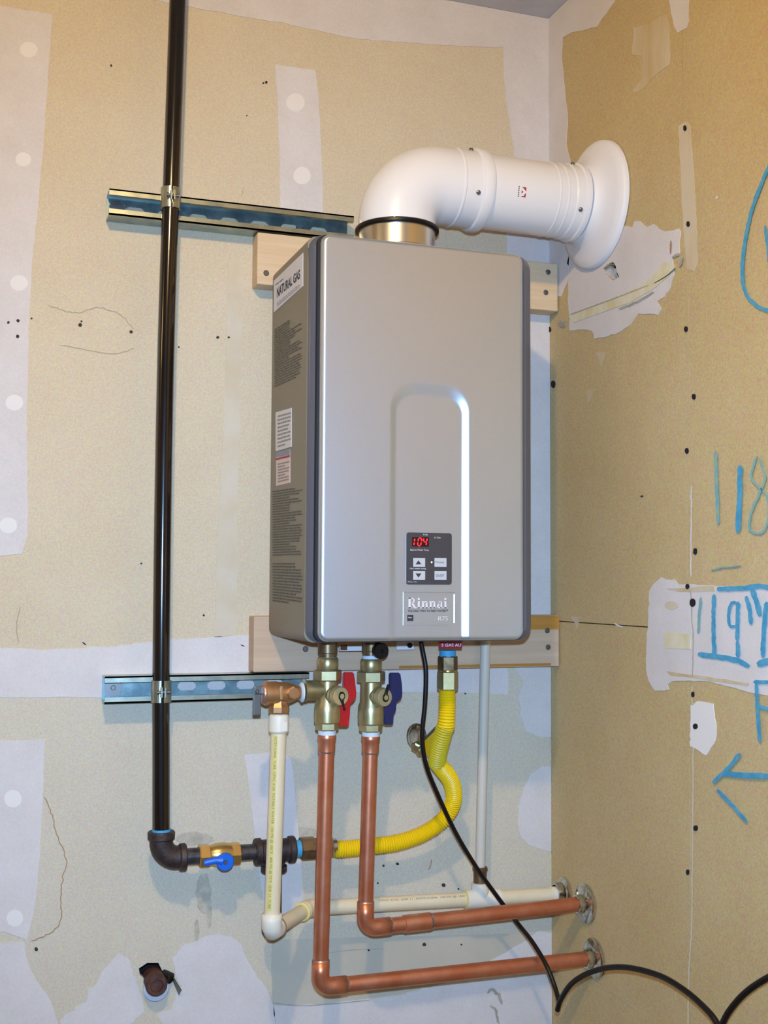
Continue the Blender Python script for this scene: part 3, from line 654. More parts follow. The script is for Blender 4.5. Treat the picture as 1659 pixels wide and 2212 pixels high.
for v in ZS:
    for u in XS:
        x, z, e = conc(u, v); t = max(0, 1 - e / ED); drop = ED * (1 - math.sqrt(max(0, 1 - t * t)))
        V.append(Vector((x, YF + min(drop, .0062) + recess(x, z) * (1 if z < RZ1 else 1), z)))
for j in range(len(ZS) - 1):
    for i in range(nx_ - 1): a = j * nx_ + i; Fc.append((a, a + 1, a + 1 + nx_, a + nx_))
bd = [i for i in range(nx_)] + [j * nx_ + nx_ - 1 for j in range(1, len(ZS))] + [(len(ZS) - 1) * nx_ + i for i in range(nx_ - 2, -1, -1)] + [j * nx_ for j in range(len(ZS) - 2, 0, -1)]
n0 = len(V)
for i in bd: V.append(Vector((V[i].x, -.2700, V[i].z)))
for k in range(len(bd)):
    k2 = (k + 1) % len(bd); Fc.append((bd[k], n0 + k, n0 + k2, bd[k2]))
mk('front_panel', V, Fc, silver, wh, True, auto=1.2)
# control panel on the recessed face
YR = YF + RD
def rp(u, v, o=0.0): return at(u, v, YR - o)
a, b = rp(877, 1150), rp(975, 1263)
V, Fc = loft([[Vector((x, YR - .0000, z)) for x, z in rrect(a.x, b.x, b.z, a.z, .004, 4)], [Vector((x, YR - .0016, z)) for x, z in rrect(a.x, b.x, b.z, a.z, .004, 4)], [Vector((x, YR - .0021, z)) for x, z in rrect(a.x + .0006, b.x - .0006, b.z + .0006, a.z - .0006, .0036, 4)]])
cp = mk('control_panel', V, Fc, panel_m, wh)
def pbox(name, u0, v0, u1, v1, o0, o1, m, parent, bev=0.0):
    p, q = at(u0, v0, YR), at(u1, v1, YR); return box(name, (p.x, YR - o1, q.z), (q.x, YR - o0, p.z), m, parent, bev)
pbox('display', 889, 1160, 925, 1181, .0018, .0024, dwin, cp)
# seven segment digits, slanted
def seg_digit(cx, cz, w_, h_, on):
    th = .0016; g = G(); sl = .15; y0 = YR - .0030; y1 = YR - .0023
    S = {'a': ((-1, 1), (1, 1)), 'b': ((1, 1), (1, 0)), 'c': ((1, 0), (1, -1)), 'd': ((-1, -1), (1, -1)), 'e': ((-1, 0), (-1, -1)), 'f': ((-1, 1), (-1, 0)), 'g': ((-1, 0), (1, 0))}
    for s in on:
        (ax, az), (bx, bz) = S[s]; A = Vector((cx + ax * w_ / 2 + az * h_ / 2 * sl, 0, cz + az * h_ / 2)); B = Vector((cx + bx * w_ / 2 + bz * h_ / 2 * sl, 0, cz + bz * h_ / 2))
        d = (B - A).normalized(); A, B = A + d * th * .4, B - d * th * .4; nn = Vector((-d.z, 0, d.x)) * th / 2
        P = [A, A + d * th / 2 + nn, B - d * th / 2 + nn, B, B - d * th / 2 - nn, A + d * th / 2 - nn]
        Vv = [Vector((p.x, y0, p.z)) for p in P] + [Vector((p.x, y1, p.z)) for p in P]
        g.add(Vv, [tuple(range(6)), tuple(range(11, 5, -1))] + [(i, i + 6, (i + 1) % 6 + 6, (i + 1) % 6) for i in range(6)])
    plabel(g.mk('digit', led, cp), 'red lit digit')
for u, on, w_ in [(890, 'bc', .0052), (905, 'abcdef', .0052), (916.5, 'bcfg', .0052)]:
    p = rp(u, 1170.5); seg_digit(p.x, p.z, w_, .0112, on)
def ptext(name, s, u, v, wpx, hpx, m, parent, o=.0023, bold=0.0, rot=False):
    c = at(u, v, YR - o); sc = scale(c); return put_text(name, s, c, wpx / sc / .965, hpx / sc, (1, 0, 0), (0, 0, 1), m, parent, bold)
ptext('lettering', 'In Use', 919, 1154.5, 10, 4, white_ink, cp); ptext('lettering', 'in Use', 945, 1161, 14, 4, white_ink, cp)
ptext('lettering', 'Approx Water Temp', 906, 1188.5, 42, 5, white_ink, cp); ptext('lettering', 'Hot water temp', 903, 1228.5, 36, 4.6, white_ink, cp); ptext('lettering', 'MC-91', 891, 1257, 20, 3, btn_m, cp)
for i, (u, v) in enumerate([(904, 1215), (950, 1215), (904, 1243), (950, 1243)]):
    bt = pbox('button', u - 12.8, v - 9.8, u + 12.8, v + 9.8, .0018, .0034, btn_m, cp, bev=.0004)
    if i == 1: ptext('lettering', 'Priority', u, v, 19, 6, dark_ink, bt, o=.0036)
    elif i == 3: ptext('lettering', 'On/Off', u, v, 18, 6, dark_ink, bt, o=.0036)
    else:
        s = 1 if i == 0 else -1; P = [at(u - 6.5, v + 4.2 * s, YR - .0036), at(u + 6.5, v + 4.2 * s, YR - .0036), at(u, v - 4.6 * s, YR - .0036)]
        if s < 0: P = P[::-1]
        mk('arrow', P, [(0, 1, 2)], dark_ink, bt)
lathe('indicator_light', at(932.5, 1214.5, YR - .0022), (0, -1, 0), [(0, .0012), (.0006, .0008)], led_w, cp, n=10)
# name plate
a, b = rp(871, 1279), rp(981, 1350)
npl = box('name_plate', (a.x, YR - .0010, b.z), (b.x, YR + .0002, a.z), silver, wh)
xr_, zt_, zb_ = b.x, a.z - .003, b.z + .003      # lip added to catch a highlight, its face turned a little to the left
V = [Vector(p) for z in (zb_, zt_) for p in ((xr_ - .0014, YR - .0012, z), (xr_ + .0002, YR - .0020, z), (xr_ + .0006, YR - .0012, z))]
mk('added_plate_rim', V, [(0, 1, 4, 3), (1, 2, 5, 4), (0, 2, 1), (3, 4, 5)], silver, npl)
box('added_plate_rim', (a.x, YR - .0018, a.z - .0006), (b.x, YR - .0012, a.z), case_m, npl)
# bold serif word built from strokes on a 0..w x 0..10 grid
def serif_word(parent):
    g = G(); x = 0.0
    def poly(P): g.add([Vector((p[0], 0, p[1])) for p in P], [tuple(range(len(P)))])
    def rect(a, b, c, d): poly([(a, b), (c, b), (c, d), (a, d)])
    def bow(cx, cz, ro, ri, a0, a1, sx=1.0, n=10):
        for i in range(n):
            p, q = math.radians(a0 + (a1 - a0) * i / n), math.radians(a0 + (a1 - a0) * (i + 1) / n)
            poly([(cx + ri * sx * .7 * math.cos(p), cz + ri * math.sin(p)), (cx + ro * sx * math.cos(p), cz + ro * math.sin(p)), (cx + ro * sx * math.cos(q), cz + ro * math.sin(q)), (cx + ri * sx * .7 * math.cos(q), cz + ri * math.sin(q))])
    for ch in 'Rinnai':
        if ch == 'R':
            rect(x + 1, 0, x + 3.6, 10); rect(x, 0, x + 4.6, .8); rect(x, 9.2, x + 5, 10); rect(x + 3.6, 4.6, x + 5, 5.4)
            bow(x + 4.8, 7.3, 2.7, 1.8, -90, 90, 1.15); poly([(x + 3.8, 5.0), (x + 6.2, 5.0), (x + 9.2, .7), (x + 10.2, .7), (x + 10.2, 0), (x + 7.2, 0)]); x += 10.4
        elif ch == 'i':
            rect(x + .9, 0, x + 3.2, 6.8); rect(x, 0, x + 4.1, .7); rect(x, 6.1, x + 1.2, 6.8); bow(x + 2.0, 8.9, 1.25, 0, 0, 360, 1, 12); x += 4.7
        elif ch == 'n':
            rect(x + .9, 0, x + 3.2, 6.8); rect(x, 0, x + 4.0, .7); rect(x, 6.1, x + 1.2, 6.8); rect(x + 5.0, 0, x + 7.2, 4.9); rect(x + 4.4, 0, x + 8.1, .7)
            bow(x + 5.0, 4.8, 2.15, 1.2, 0, 170, 1.02); x += 8.6
        elif ch == 'a':
            rect(x + 4.2, .3, x + 6.4, 4.8); rect(x + 4.4, 0, x + 7.4, .7); bow(x + 4.0, 4.9, 2.05, 1.3, 0, 160, 1.15); bow(x + 3.0, 2.1, 2.15, 1.0, 50, 330, 1.2); rect(x + 3.4, 3.5, x + 4.6, 4.2); x += 7.9
    c = at(924, 1302.5, YR - .0015); sc = scale(c); W_ = 90 / sc / .965; H_ = 22 / sc
    k = W_ / x; V = [c + Vector((v.x * k - W_ / 2, 0, (v.z / 10 - .5) * H_)) for v in g.V]
    return mk('lettering', V, g.F, logo_ink, parent)
serif_word(npl)
ptext('lettering', 'THE ONLY WAY TO HEAT WATER™', 924.5, 1319.5, 90, 4.8, dark_ink, npl, o=.0014, bold=.02)
ptext('lettering', 'R75', 957, 1336, 22, 9, logo_ink, npl, o=.0014)
e1 = pbox('emblem', 879, 1328.5, 892, 1341.5, .0012, .0015, dark_ink, npl); ptext('emblem_star', '~', 885.5, 1334, 8, 3, btn_m, e1, o=.0017)
# side labels
XSd = X0 + .0005
def sp(u, v, o=0.0): return atx(u, v, XSd - o)
def slabel(name, P, m, off=.0006):
    V0 = [sp(u, v) for u, v in P]; return sheet3(name, V0, (-1, 0, 0), off, m, wh)
def qmap(P, off):   # unit square -> quad on the case side (TL, TR, BR, BL in pixels)
    C = [sp(u, v, off) for u, v in P]
    return lambda s, t: (C[0] * (1 - s) * t + C[1] * s * t + C[2] * s * (1 - t) + C[3] * (1 - s) * (1 - t))
def qtext(s, P, m, parent, name='lettering', off=.0009):
    V0, F0 = fit_text(s, 1, 1, .03); f_ = qmap(P, off); return mk(name, [f_(v.x + .5, v.y + .5) for v in V0], F0, m, parent)
def qrows(P, rows, m, parent, name='printed_text', off=.0009, fill=.45, wmin=.04, wmax=.13):
    f_ = qmap(P, off); V = []; Fc = []
    for r in range(rows):
        t0 = 1 - (r + .25) / rows; t1 = t0 - fill / rows; s = .02; end = random.choice([1, 1, .97, .8, .6, .92])
        while s < end - .03:
            w_ = min(random.uniform(wmin, wmax), end - s); n = len(V); V += [f_(s, t0), f_(s + w_, t0), f_(s + w_, t1), f_(s, t1)]; Fc.append((n, n + 1, n + 2, n + 3)); s += w_ + .025
    return mk(name, V, Fc, m, parent)
ng = slabel('gas_label', [(592, 607), (655, 546), (655, 618), (592, 675)], lab_w)
qtext('NATURAL GAS', [(598, 622.5), (648, 581), (648, 601.5), (598, 643.5)], dark_ink, ng)
qtext('Gas type', [(595, 614), (612, 600), (612, 604), (595, 618)], dark_ink, ng); qrows([(597, 655), (648, 611), (648, 621), (597, 664)], 3, lab_blu, ng)
rl = slabel('rating_label', [(596, 891), (630, 881), (630, 965), (596, 975)], lab_w); qrows([(599, 896), (628, 888), (628, 960), (599, 969)], 9, case_m, rl)
sl_ = slabel('warning_label', [(597, 977), (627, 970), (627, 1043), (597, 1050)], lab_p)
o = slabel('warning_band', [(597, 977), (627, 970), (627, 982), (597, 988)], lab_blu, .0009); o.parent = sl_
o = slabel('warning_band', [(597, 990), (627, 983), (627, 987), (597, 994)], lab_red, .0010); o.parent = sl_
qrows([(600, 1000), (625, 994), (625, 1038), (600, 1044)], 7, case_m, sl_)
qrows([(591, 712), (650, 672), (650, 812), (591, 838)], 24, case_ink, wh); qrows([(587, 1060), (651, 1050), (651, 1200), (587, 1202)], 26, case_ink, wh); qrows([(587, 1215), (651, 1215), (651, 1310), (587, 1300)], 14, case_ink, wh)
# flue collar
FX, FY = -.3525, -.162
lathe('flue_collar', (FX, FY, Z1 - .002), (0, 0, 1), [(0, .0600), (.012, .0600), (.013, .0612), (.016, .0612), (.017, .0602), (.048, .0602)], steel, wh, n=64)
# outlets at the bottom
def bz(u, v, Y): return at(u, v, Y)
HY, KY = -.154, -.126
hx, kx = -.4585, -.379
for x, y in ((hx, HY), (kx, KY)):
    lathe('outlet', (x, y, Z0 + .002), (0, 0, -1), [(0, .0150), (.022, .0150), (.023, .0138), (.036, .0138)], brass_d, wh)
lathe('outlet', (bz(967, 1400, gY).x, gY, Z0 + .002), (0, 0, -1), [(0, .013), (.016, .013)], brass_d, wh)
c = at(822, 1406, KY - .022); plabel(lathe('drain_cap', c + Vector((0, .012, 0)), (.1, -1, 0), [(0, .0100), (.004, .0125), (.012, .0128), (.014, .0118), (.014, .003), (.0125, .002)], black_p, wh, n=20), 'black round drain cap')
tube('drain_port', [c + Vector((0, .014, 0)), (kx, KY, c.z)], .006, brass_d, wh)
box('bracket', at(735, 1396, -.09), at(783, 1403, -.088) + Vector((0, .004, -.002)), lab_w, wh); box('bracket', at(738, 1393, -.10), at(750, 1404, -.10) + Vector((0, .006, 0)), brass_d, wh)
a, b = at(856, 1391, -.06), at(893, 1403, -.06); box('bracket_plate', (a.x, -.062, b.z), (b.x, -.060, Z0 + .003), lab_w, wh)
lathe('bracket_screw', at(885, 1394, -.062), (0, -1, 0), [(0, .0045), (.003, .004)], black_p, wh, n=12)
a, b = at(948, 1386, -.170), at(998, 1400, -.170)
tg = box('gas_tag', (a.x, -.1705, b.z), (b.x, -.1690, Z0 + .003), redtag, wh); plabel(tg, 'maroon tag printed GAS')
c = at(975, 1393.5, -.1708); put_text('lettering', 'S GAS AU', c, 46 / scale(c), 6.5 / scale(c), (1, 0, 0), (0, 0, 1), white_ink, tg, .01)

# ================================================================== VENT
VZ, VR = .7000, .0595
FY2 = FY
ve = thing('vent_elbow', 'glossy white vent elbow rising from the top of the heater', 'vent elbow', (FX, FY, Z1 + .03))
zb = .620; R = .0680
P = [Vector((FX, FY, zb))] + arc(Vector((FX + R, FY, VZ - R)), (-R, 0, 0), (0, 0, R), 22) + [Vector((-.2165, FY, VZ))]
g = G(); g.tube(P, VR + .0015, 64); g.mk('body', white_p, ve, True, auto=.6)
plabel(lathe('gasket', (FX, FY, zb - .004), (0, 0, 1), [(0, .0640), (.001, .0662), (.005, .0662), (.007, .0640)], black_p, ve, n=64), 'black rubber gasket')
xe = -.262
lathe('bead', (xe, FY, VZ), AX, [(0, .061), (.0015, .0625), (.0035, .0625), (.005, .061)], white_p, ve, n=64)
lathe('collar', (xe + .005, FY, VZ), AX, [(0, .0612), (.028, .0618), (.030, .0655), (.034, .0668), (.043, .0668), (.046, .0655), (.0465, .060)], white_p, ve, n=64)
def rad_screw(x, ang, r, parent):
    d = Vector((0, -math.cos(ang), math.sin(ang))); lathe('screw', Vector((x, FY, VZ)) + d * (r - .001), d, [(0, .0036), (.003, .0036), (.0042, .002)], galv, parent, n=12)
for a in (math.radians(62), math.radians(-22)): rad_screw(xe + .024, a, .0618, ve)
vp = thing('vent_pipe', 'white horizontal vent pipe with small red emblem', 'vent pipe', (-.2, FY, VZ))
g = G(); g.tube([(-.216, FY, VZ), (-.05, FY, VZ)], VR, 64); g.mk('body', white_p, vp, True, auto=.6)
for x in (-.095, -.080): lathe('bead', (x, FY, VZ), AX, [(0, .0595), (.0012, .0606), (.0028, .0606), (.004, .0595)], white_p, vp, n=64)
lathe('collar', (-.064, FY, VZ), AX, [(0, .0600), (.002, .0615), (.016, .0615), (.018, .0645), (.024, .0650), (.026, .0640), (.0265, .058)], white_p, vp, n=64)
for a in (math.radians(62), math.radians(-28)): rad_screw(-.056, a, .0615, vp)
# emblem wrapped on the pipe
def vwrap(u, v, o=.0004):      # pixel -> point on the pipe's surface
    d = ray(u, v); a_ = d.y ** 2 + d.z ** 2; oy, oz = CPOS.y - FY, CPOS.z - VZ; r_ = VR + o
    b_ = 2 * (oy * d.y + oz * d.z); c_ = oy * oy + oz * oz - r_ * r_; t_ = (-b_ - math.sqrt(b_ * b_ - 4 * a_ * c_)) / (2 * a_); return CPOS + d * t_
g = G()
for P in ([(1128, 403), (1137, 405), (1137, 414)], [(1127, 411), (1130.5, 414.5), (1126.5, 418)], [(1136.5, 417), (1135, 427), (1126, 425), (1126.5, 423.5), (1132.5, 423), (1132.8, 420)]):
    g.add([vwrap(*p) for p in P], [tuple(range(len(P)))])
plabel(g.mk('emblem', lab_red, vp), 'small red emblem')
g = G()
for i in range(6):
    u, v = 1121.5 - i * .35, 403.3 + i * 4.1; g.add([vwrap(u - 1.1, v - 1.2), vwrap(u + 1.1, v - 1.2), vwrap(u + 1.1, v + 1.2), vwrap(u - 1.1, v + 1.2)], [(0, 1, 2, 3)])
g.mk('printed_text', dark_ink, vp)
wf = thing('wall_flange', 'large white dished flange around the vent pipe on the right wall', 'wall flange', (0, FY, VZ))
fy = -.173
def ring_lathe(name, prof, m, parent, n=72, tilt=(0, 0)):
    V = []; Fc = []; k = len(prof)
    for d, r in prof:
        for j in range(n):
            a = 2 * math.pi * j / n; k_ = max(0, min(1, (r - .063) / .035)); V.append(Vector((d, FY + (fy - FY) * k_ + r * math.cos(a), VZ - .003 * k_ + r * math.sin(a))))
    for i in range(k):
        for j in range(n):
            a = i * n + j; b = i * n + (j + 1) % n; c_ = ((i + 1) % k) * n
            Fc.append((a, b, c_ + (j + 1) % n, c_ + j))
    return mk(name, V, Fc, m, parent, True, auto=.7)
ring_lathe('dish', [(-.034, .0600), (-.034, .0618), (-.027, .0650), (-.020, .074), (-.016, .090), (-.012, .1020), (-.008, .1050), (-.0022, .1055), (-.0022, .102), (-.006, .094), (-.014, .076), (-.022, .0605)], white_m, wf)
lathe('inner_sleeve', (-.040, FY, VZ), AX, [(0, .0570), (.037, .0570)], white_p, wf, n=64)

# ================================================================== SERVICE VALVES
def zat(v, x, y):          # height of pixel row v on the vertical axis (x, y)
    lo, hi = -2.0, 2.0
    for _ in range(50):
        m_ = (lo + hi) / 2; q = RM.transposed() @ (Vector((x, y, m_)) - CPOS); vv = 1106 - F * q.y / -q.z
        if vv > v: lo = m_
        else: hi = m_
    return lo
UPZ = (0, 0, 1)
def service_valve(name, label, x, y, dv, handle, hlabel, side):
    S = scale((x, y, -.1)); Z = lambda v: zat(v + dv, x, y); r = lambda px: px / 2 / S
    t = thing(name, label, 'valve', (x, y, Z(1588)))
    seg = lambda v0, v1: Z(v0) - Z(v1)
    lathe('thread_tape', (x, y, Z(1424)), UPZ, [(0, r(40)), (seg(1412, 1424), r(38))], teflon if not side else teflon, t)
    lathe('collar', (x, y, Z(1448)), UPZ, [(0, r(42)), (seg(1440, 1448), r(47)), (seg(1424, 1448), r(47)), (seg(1420, 1448), r(42))], brass, t)
    hexn('union_nut', (x, y, Z(1470)), UPZ, 0, seg(1447, 1470), r(62), brass, t, ph=.35)
    lathe('body', (x, y, Z(1562)), UPZ, [(0, r(52)), (seg(1559, 1562), r(56)), (seg(1535, 1562), r(57)), (seg(1522, 1562), r(55)), (seg(1514, 1562), r(48)), (seg(1472, 1562), r(46)), (seg(1469, 1562), r(44))], brass, t)
    hexn('hex_end', (x, y, Z(1577)), UPZ, 0, seg(1560, 1577), r(51), brass, t, ph=.35)
    plabel(lathe('thread_tape', (x, y, Z(1589)), UPZ, [(0, r(38)), (seg(1576, 1589), r(40))], teflon, t), 'white thread tape ring')
    d = Vector((.32, -.95, 0)).normalized(); zc = Z(1500); c = Vector((x, y, zc))
    lathe('drain_port', c, d, [(0, .0125), (.018, .0125), (.019, .0150), (.021, .0150), (.022, .0128), (.024, .0128), (.0245, .0152), (.027, .0152)], brass, t)
    cap = lathe('drain_cap', c + d * .026, d, [(0, .0138), (.009, .0138), (.0105, .0128), (.0105, .0045), (.0125, .0040), (.0125, .001)], tan_cap, t, n=36)
    q = c + d * .0375; e = Vector((d.y, -d.x, 0)) * -1; zz_ = Vector((0, 0, 1)); s = -1 if side else 1
    loop = [q + (e * math.cos(a) * .0045 + zz_ * math.sin(a) * .0055) for a in [math.pi / 2 * s + .5 + i * (2 * math.pi - 1.0) / 10 for i in range(11)]]
    tail = q + zz_ * s * .020 + e * (.004)
    plabel(tube('tether', spline([tail] + loop + [tail + d * .003], 4), .0013, black_p, t, n=10), 'black tether loop')
    # lever: stem points away to the right and back, handle is a winged grip
    hd = Vector((.86, .18, 0)).normalized(); hz = Z(1510); h0 = Vector((x, y, hz))
    lathe('stem', h0, hd, [(0, .009), (.020, .009), (.021, .006), (.030, .006)], brass, t, n=20)
    hp_ = lambda u, v, o=0: at(u + (x_off if side is False else 0), v + dv, yh + o)
    yh = y + .004; x_off = 0
    base_u = 697 if side else 797
    g = G()
    def grip(pts, th):
        W = [at(base_u + u, v + dv, yh) for u, v in pts]; k = len(W); V = [p + Vector((0, -th, 0)) for p in W] + [p + Vector((0, th, 0)) for p in W]
        g.add(V, [tuple(range(k)), tuple(range(2 * k - 1, k - 1, -1))] + [(i, i + k, (i + 1) % k + k, (i + 1) % k) for i in range(k)])
    if side: grip([(44, 1452), (66, 1452), (69, 1472), (72, 1500), (68, 1512), (58, 1520), (58, 1538), (55, 1568), (33, 1568), (32, 1552), (27, 1540), (28, 1520), (30, 1500), (42, 1488), (44, 1478)], .0045)
    else: grip([(44, 1450), (66, 1450), (70, 1475), (71, 1498), (66, 1510), (58, 1512), (57, 1532), (52, 1540), (51, 1562), (32, 1562), (30, 1545), (26, 1535), (30, 1515), (40, 1500), (44, 1480)], .0045)
    bm = bmesh.new(); vs_ = [bm.verts.new(v) for v in g.V]
    for f in g.F: bm.faces.new([vs_[i] for i in f])
    bmesh.ops.recalc_face_normals(bm, faces=bm.faces[:]); bmesh.ops.bevel(bm, geom=bm.edges[:], offset=.0016, segments=2, affect='EDGES')
    bm.verts.index_update(); V = [v.co.copy() for v in bm.verts]; Fc = [tuple(v.index for v in f.verts) for f in bm.faces]; bm.free()
    plabel(mk('handle', V, Fc, handle, t, False), hlabel)
    return t, c
hv, hcn = service_valve('service_valve', 'brass isolation valve with red handle, above the longer copper pipe', hx, HY, 0, red_p, 'red handle', True)
kv, kcn = service_valve('service_valve', 'brass isolation valve with navy blue handle, above the shorter copper pipe', kx, KY, 3, navy_p, 'navy blue handle', False)
lathe('side_port', hcn + Vector((-.002, 0, zat(1490, hx, HY) - hcn.z)), (-1, 0, 0), [(0, .0150), (.031, .0150), (.032, .0165), (.034, .0165), (.034, .012)], brass, hv)
# relief valve
rx, ry = at(603, 1500, HY).x, HY; rz = zat(1497, rx, ry); S = scale((rx, ry, rz))
rv = thing('relief_valve', 'bronze pressure relief valve left of the red-handled valve', 'valve', (rx, ry, rz - .03))
lathe('body', (at(568, 1497, ry).x, ry, rz), AX, [(0, .0130), (.001, .0165), (.003, .0178), (.020, .0178), (.024, .0168), (.036, .0160), (.040, .0150), (.046, .0130), (.052, .0100), (.060, .0095)], bronze, rv, n=36)
lathe('end_disc', (at(566, 1497, ry).x, ry, rz), AX, [(0, .0155), (.002, .0165), (.004, .0165)], mat('rosy_bronze', (190, 140, 120), .4, .7), rv, n=36)
plabel(lathe('thread_tape', (at(648, 1495, ry).x, ry, rz), AX, [(0, .0118), (.002, .0150), (.004, .0150), (.0055, .012)], teflon, rv), 'white thread tape ring')
lathe('plug', at(633, 1497, ry - .013), (.05, -1, 0), [(0, .0105), (.005, .0100), (.006, .0085)], bronze, rv, n=8, smooth=False)
box('cast_mark', at(606, 1482, ry - .0178), at(611, 1512, ry - .0178) + Vector((0, .004, 0)), bronze, rv, bev=.0006)
lathe('outlet', (rx, ry, zat(1541, rx, ry)), UPZ, [(0, 22 / S), (.002, 23 / S), (.010, 23 / S), (.016, 19 / S), (.024, 18 / S)], bronze, rv, n=8, smooth=False)
lv = at(556, 1500, ry)
g = G(); g.box(lv + Vector((-.0065, -.0035, -.031)), lv + Vector((.0050, .0035, .004)), .0012); g.box(lv + Vector((-.006, -.0045, .000)), lv + Vector((.011, .0045, .012)), .0015)
plabel(g.mk('lever', galv, rv), 'grey steel lever'); lathe('lever_pin', lv + Vector((-.002, -.007, .005)), (0, -1, 0), [(-.003, .003), (.001, .003), (.0025, .0018)], galv, rv, n=12)

# ================================================================== COPPER PIPES
def copper_run(name, label, x, y, vtop, pb, pr, uc, group):
    """vertical from the valve down, elbow, then along the wall to the right wall"""
    t = thing(name, label, 'pipe', Vector((x, y, at(*pb, y).z)), group)
    top = Vector((x, y, zat(vtop, x, y))); S = scale((x, y, -.3)); r = .0118
    cb = at(*pb, y); er = at(*pr, y); er.x = -.0015
    zl_ = cb.z; R = .018
    # vertical leans a little as in the photo
    vb = Vector((cb.x, y, zl_ + R)); dirv = (top - vb).normalized()
    tube('upright', [top - Vector((0, 0, .004)), vb], r, copper, t, n=32)
    lathe('adapter', top, vb - top, [(0, 19.5 / S), (.003, 20.5 / S), (.006, 20.5 / S), (.009, 18.8 / S), (.025, 18.8 / S), (.0262, r)], copper, t)
    lathe('solder_ring', top + (vb - top).normalized() * .0255, vb - top, [(0, r + .0012), (.0018, r + .0006)], solder, t)
    hs = Vector((cb.x + R, y, zl_)); hd = (er - hs).normalized()
    g = G(); g.tube([vb + dirv * .022] + [vb + dirv * .004] + arc(Vector((cb.x + R, y, zl_ + R)), (-R, 0, 0), (0, 0, -R), 10) + [hs + hd * .022], r + .0016, 28); g.mk('elbow', copper, t, True)
    lathe('solder_ring', vb + dirv * .0215, dirv, [(0, r + .0016), (.002, r + .0004)], solder, t)
    lathe('solder_ring', hs + hd * .0215, hd, [(0, r + .0016), (.003, r + .0004)], solder, t)
    tube('horizontal', [hs, er], r, copper, t, n=32)
    if uc:
        c = at(uc, pb[1] - 14, y); c = hs + hd * (c.x - hs.x)
        lathe('coupling', c - hd * .026, hd, [(0, r), (.001, r + .0017), (.044, r + .0017), (.045, r)], copper, t)
        lathe('solder_ring', c + hd * .0185, hd, [(0, r + .0016), (.004, r + .0003)], solder, t)
    return t
c1 = copper_run('copper_pipe', 'longer outer copper pipe dropping from the red-handled valve, lower of the two runs', hx, HY, 1587, (692, 2133), (1287, 2069), None, 'copper water pipes')
c2 = copper_run('copper_pipe', 'shorter inner copper pipe dropping from the blue-handled valve, upper of the two runs', kx, KY, 1590, (789, 2005), (1270, 1951), 905, 'copper water pipes')
def escutcheon(label, y, z, r, d, ri):
    t = thing('escutcheon', label, 'escutcheon', (0, y, z), 'chrome escutcheons on the right wall')
    g = G(); n = 48; prof = [(-.0022, r), (-.0055, r), (-.0085, r * .86), (-.0095, r * .6), (-.0105, ri + .004), (-.020, ri + .003), (-.021, ri + .0004), (-.0035, ri + .0004)]
    V = []; Fc = []
    for (a_, b_) in prof:
        for j in range(n): q = 2 * math.pi * j / n; V.append(Vector((a_, y + b_ * math.cos(q), z + b_ * math.sin(q))))
    k = len(prof)
    for i in range(k):
        for j in range(n): a = i * n + j; b = i * n + (j + 1) % n; c_ = ((i + 1) % k) * n; Fc.append((a, b, c_ + (j + 1) % n, c_ + j))
    o = mk('plate', V, Fc, chrome, t, True, auto=.6); return t
p = atx(1270, 1951); escutcheon('chrome escutcheon where the upper copper pipe enters the wall', HY + .028, at(1270, 1951, KY).z, .0315, 0, .0118)
escutcheon('chrome escutcheon where the lower copper pipe enters the wall', HY, at(1287, 2069, HY).z, .031, 0, .0118)

# ================================================================== CPVC RELIEF DRAIN
CY = -.052; cr = .0112
cp1 = thing('cpvc_pipe', 'cream plastic drain pipe from the relief valve down and along the wall', 'pipe', at(588, 2000, HY))
top = Vector((rx, ry, zat(1541, rx, ry))); S = scale(top)
lathe('adapter', top, (0, 0, -1), [(0, 17 / S), (.003, 21 / S), (.008, 22 / S), (.026, 22 / S), (.028, 20 / S), (.029, cr)], cpvc_w, cp1, n=36)
sq = top + Vector((.002, -22 / S + .0012, -.016)); box('moulded_mark', sq + Vector((-.004, -.0014, -.009)), sq + Vector((.007, .0005, .004)), cpvc_w, cp1, bev=.0005)
bot = at(587, 1992, HY)
tube('upright', [top - Vector((0, 0, .02)), bot], cr * 1.06, cpvc, cp1, n=36)
def wrap(A, B, r, a0, aw, name, s, m, parent, t0, t1, o=.0004, flip=1):   # text or band wrapped on a pipe
    A, B = Vector(A), Vector(B); ax = (B - A).normalized(); L = (B - A).length; view = (CPOS - (A + B) / 2); nx = (view - ax * view.dot(ax)).normalized(); ny = ax.cross(nx)
    if s is None:
        n = 8; V = []; Fc = []
        for i in range(2):
            for j in range(n + 1): a = a0 + aw * (j / n - .5); V.append(A + ax * L * (t0, t1)[i] + (nx * math.cos(a) + ny * math.sin(a)) * (r + o))
        for j in range(n): Fc.append((j, j + 1, j + n + 2, j + n + 1))
        return mk(name, V, Fc, m, parent, True)
    V0, F0 = fit_text(s, L * (t1 - t0), aw * r); V = []
    for v in V0: a = a0 + flip * v.y / r; V.append(A + ax * (L * (t0 + t1) / 2 + v.x) + (nx * math.cos(a) + ny * math.sin(a)) * (r + o))
    return mk(name, V, F0, m, parent)
A, B = top - Vector((0, 0, .030)), bot
plabel(wrap(A, B, cr * 1.06, .38, .62, 'print_stripe', None, stripe_m, cp1, .005, .93), 'yellow stripe along the pipe')
wrap(A, B, cr * 1.06, .38, .40, 'lettering', 'ASTM D2846  TUBE  CPVC 4120  POTABLE WATER  100 PSI @ 180°F   400 PSI @ 73°F  SDR 11  TUBE', ink, cp1, .01, .92, o=.0007, flip=-1)
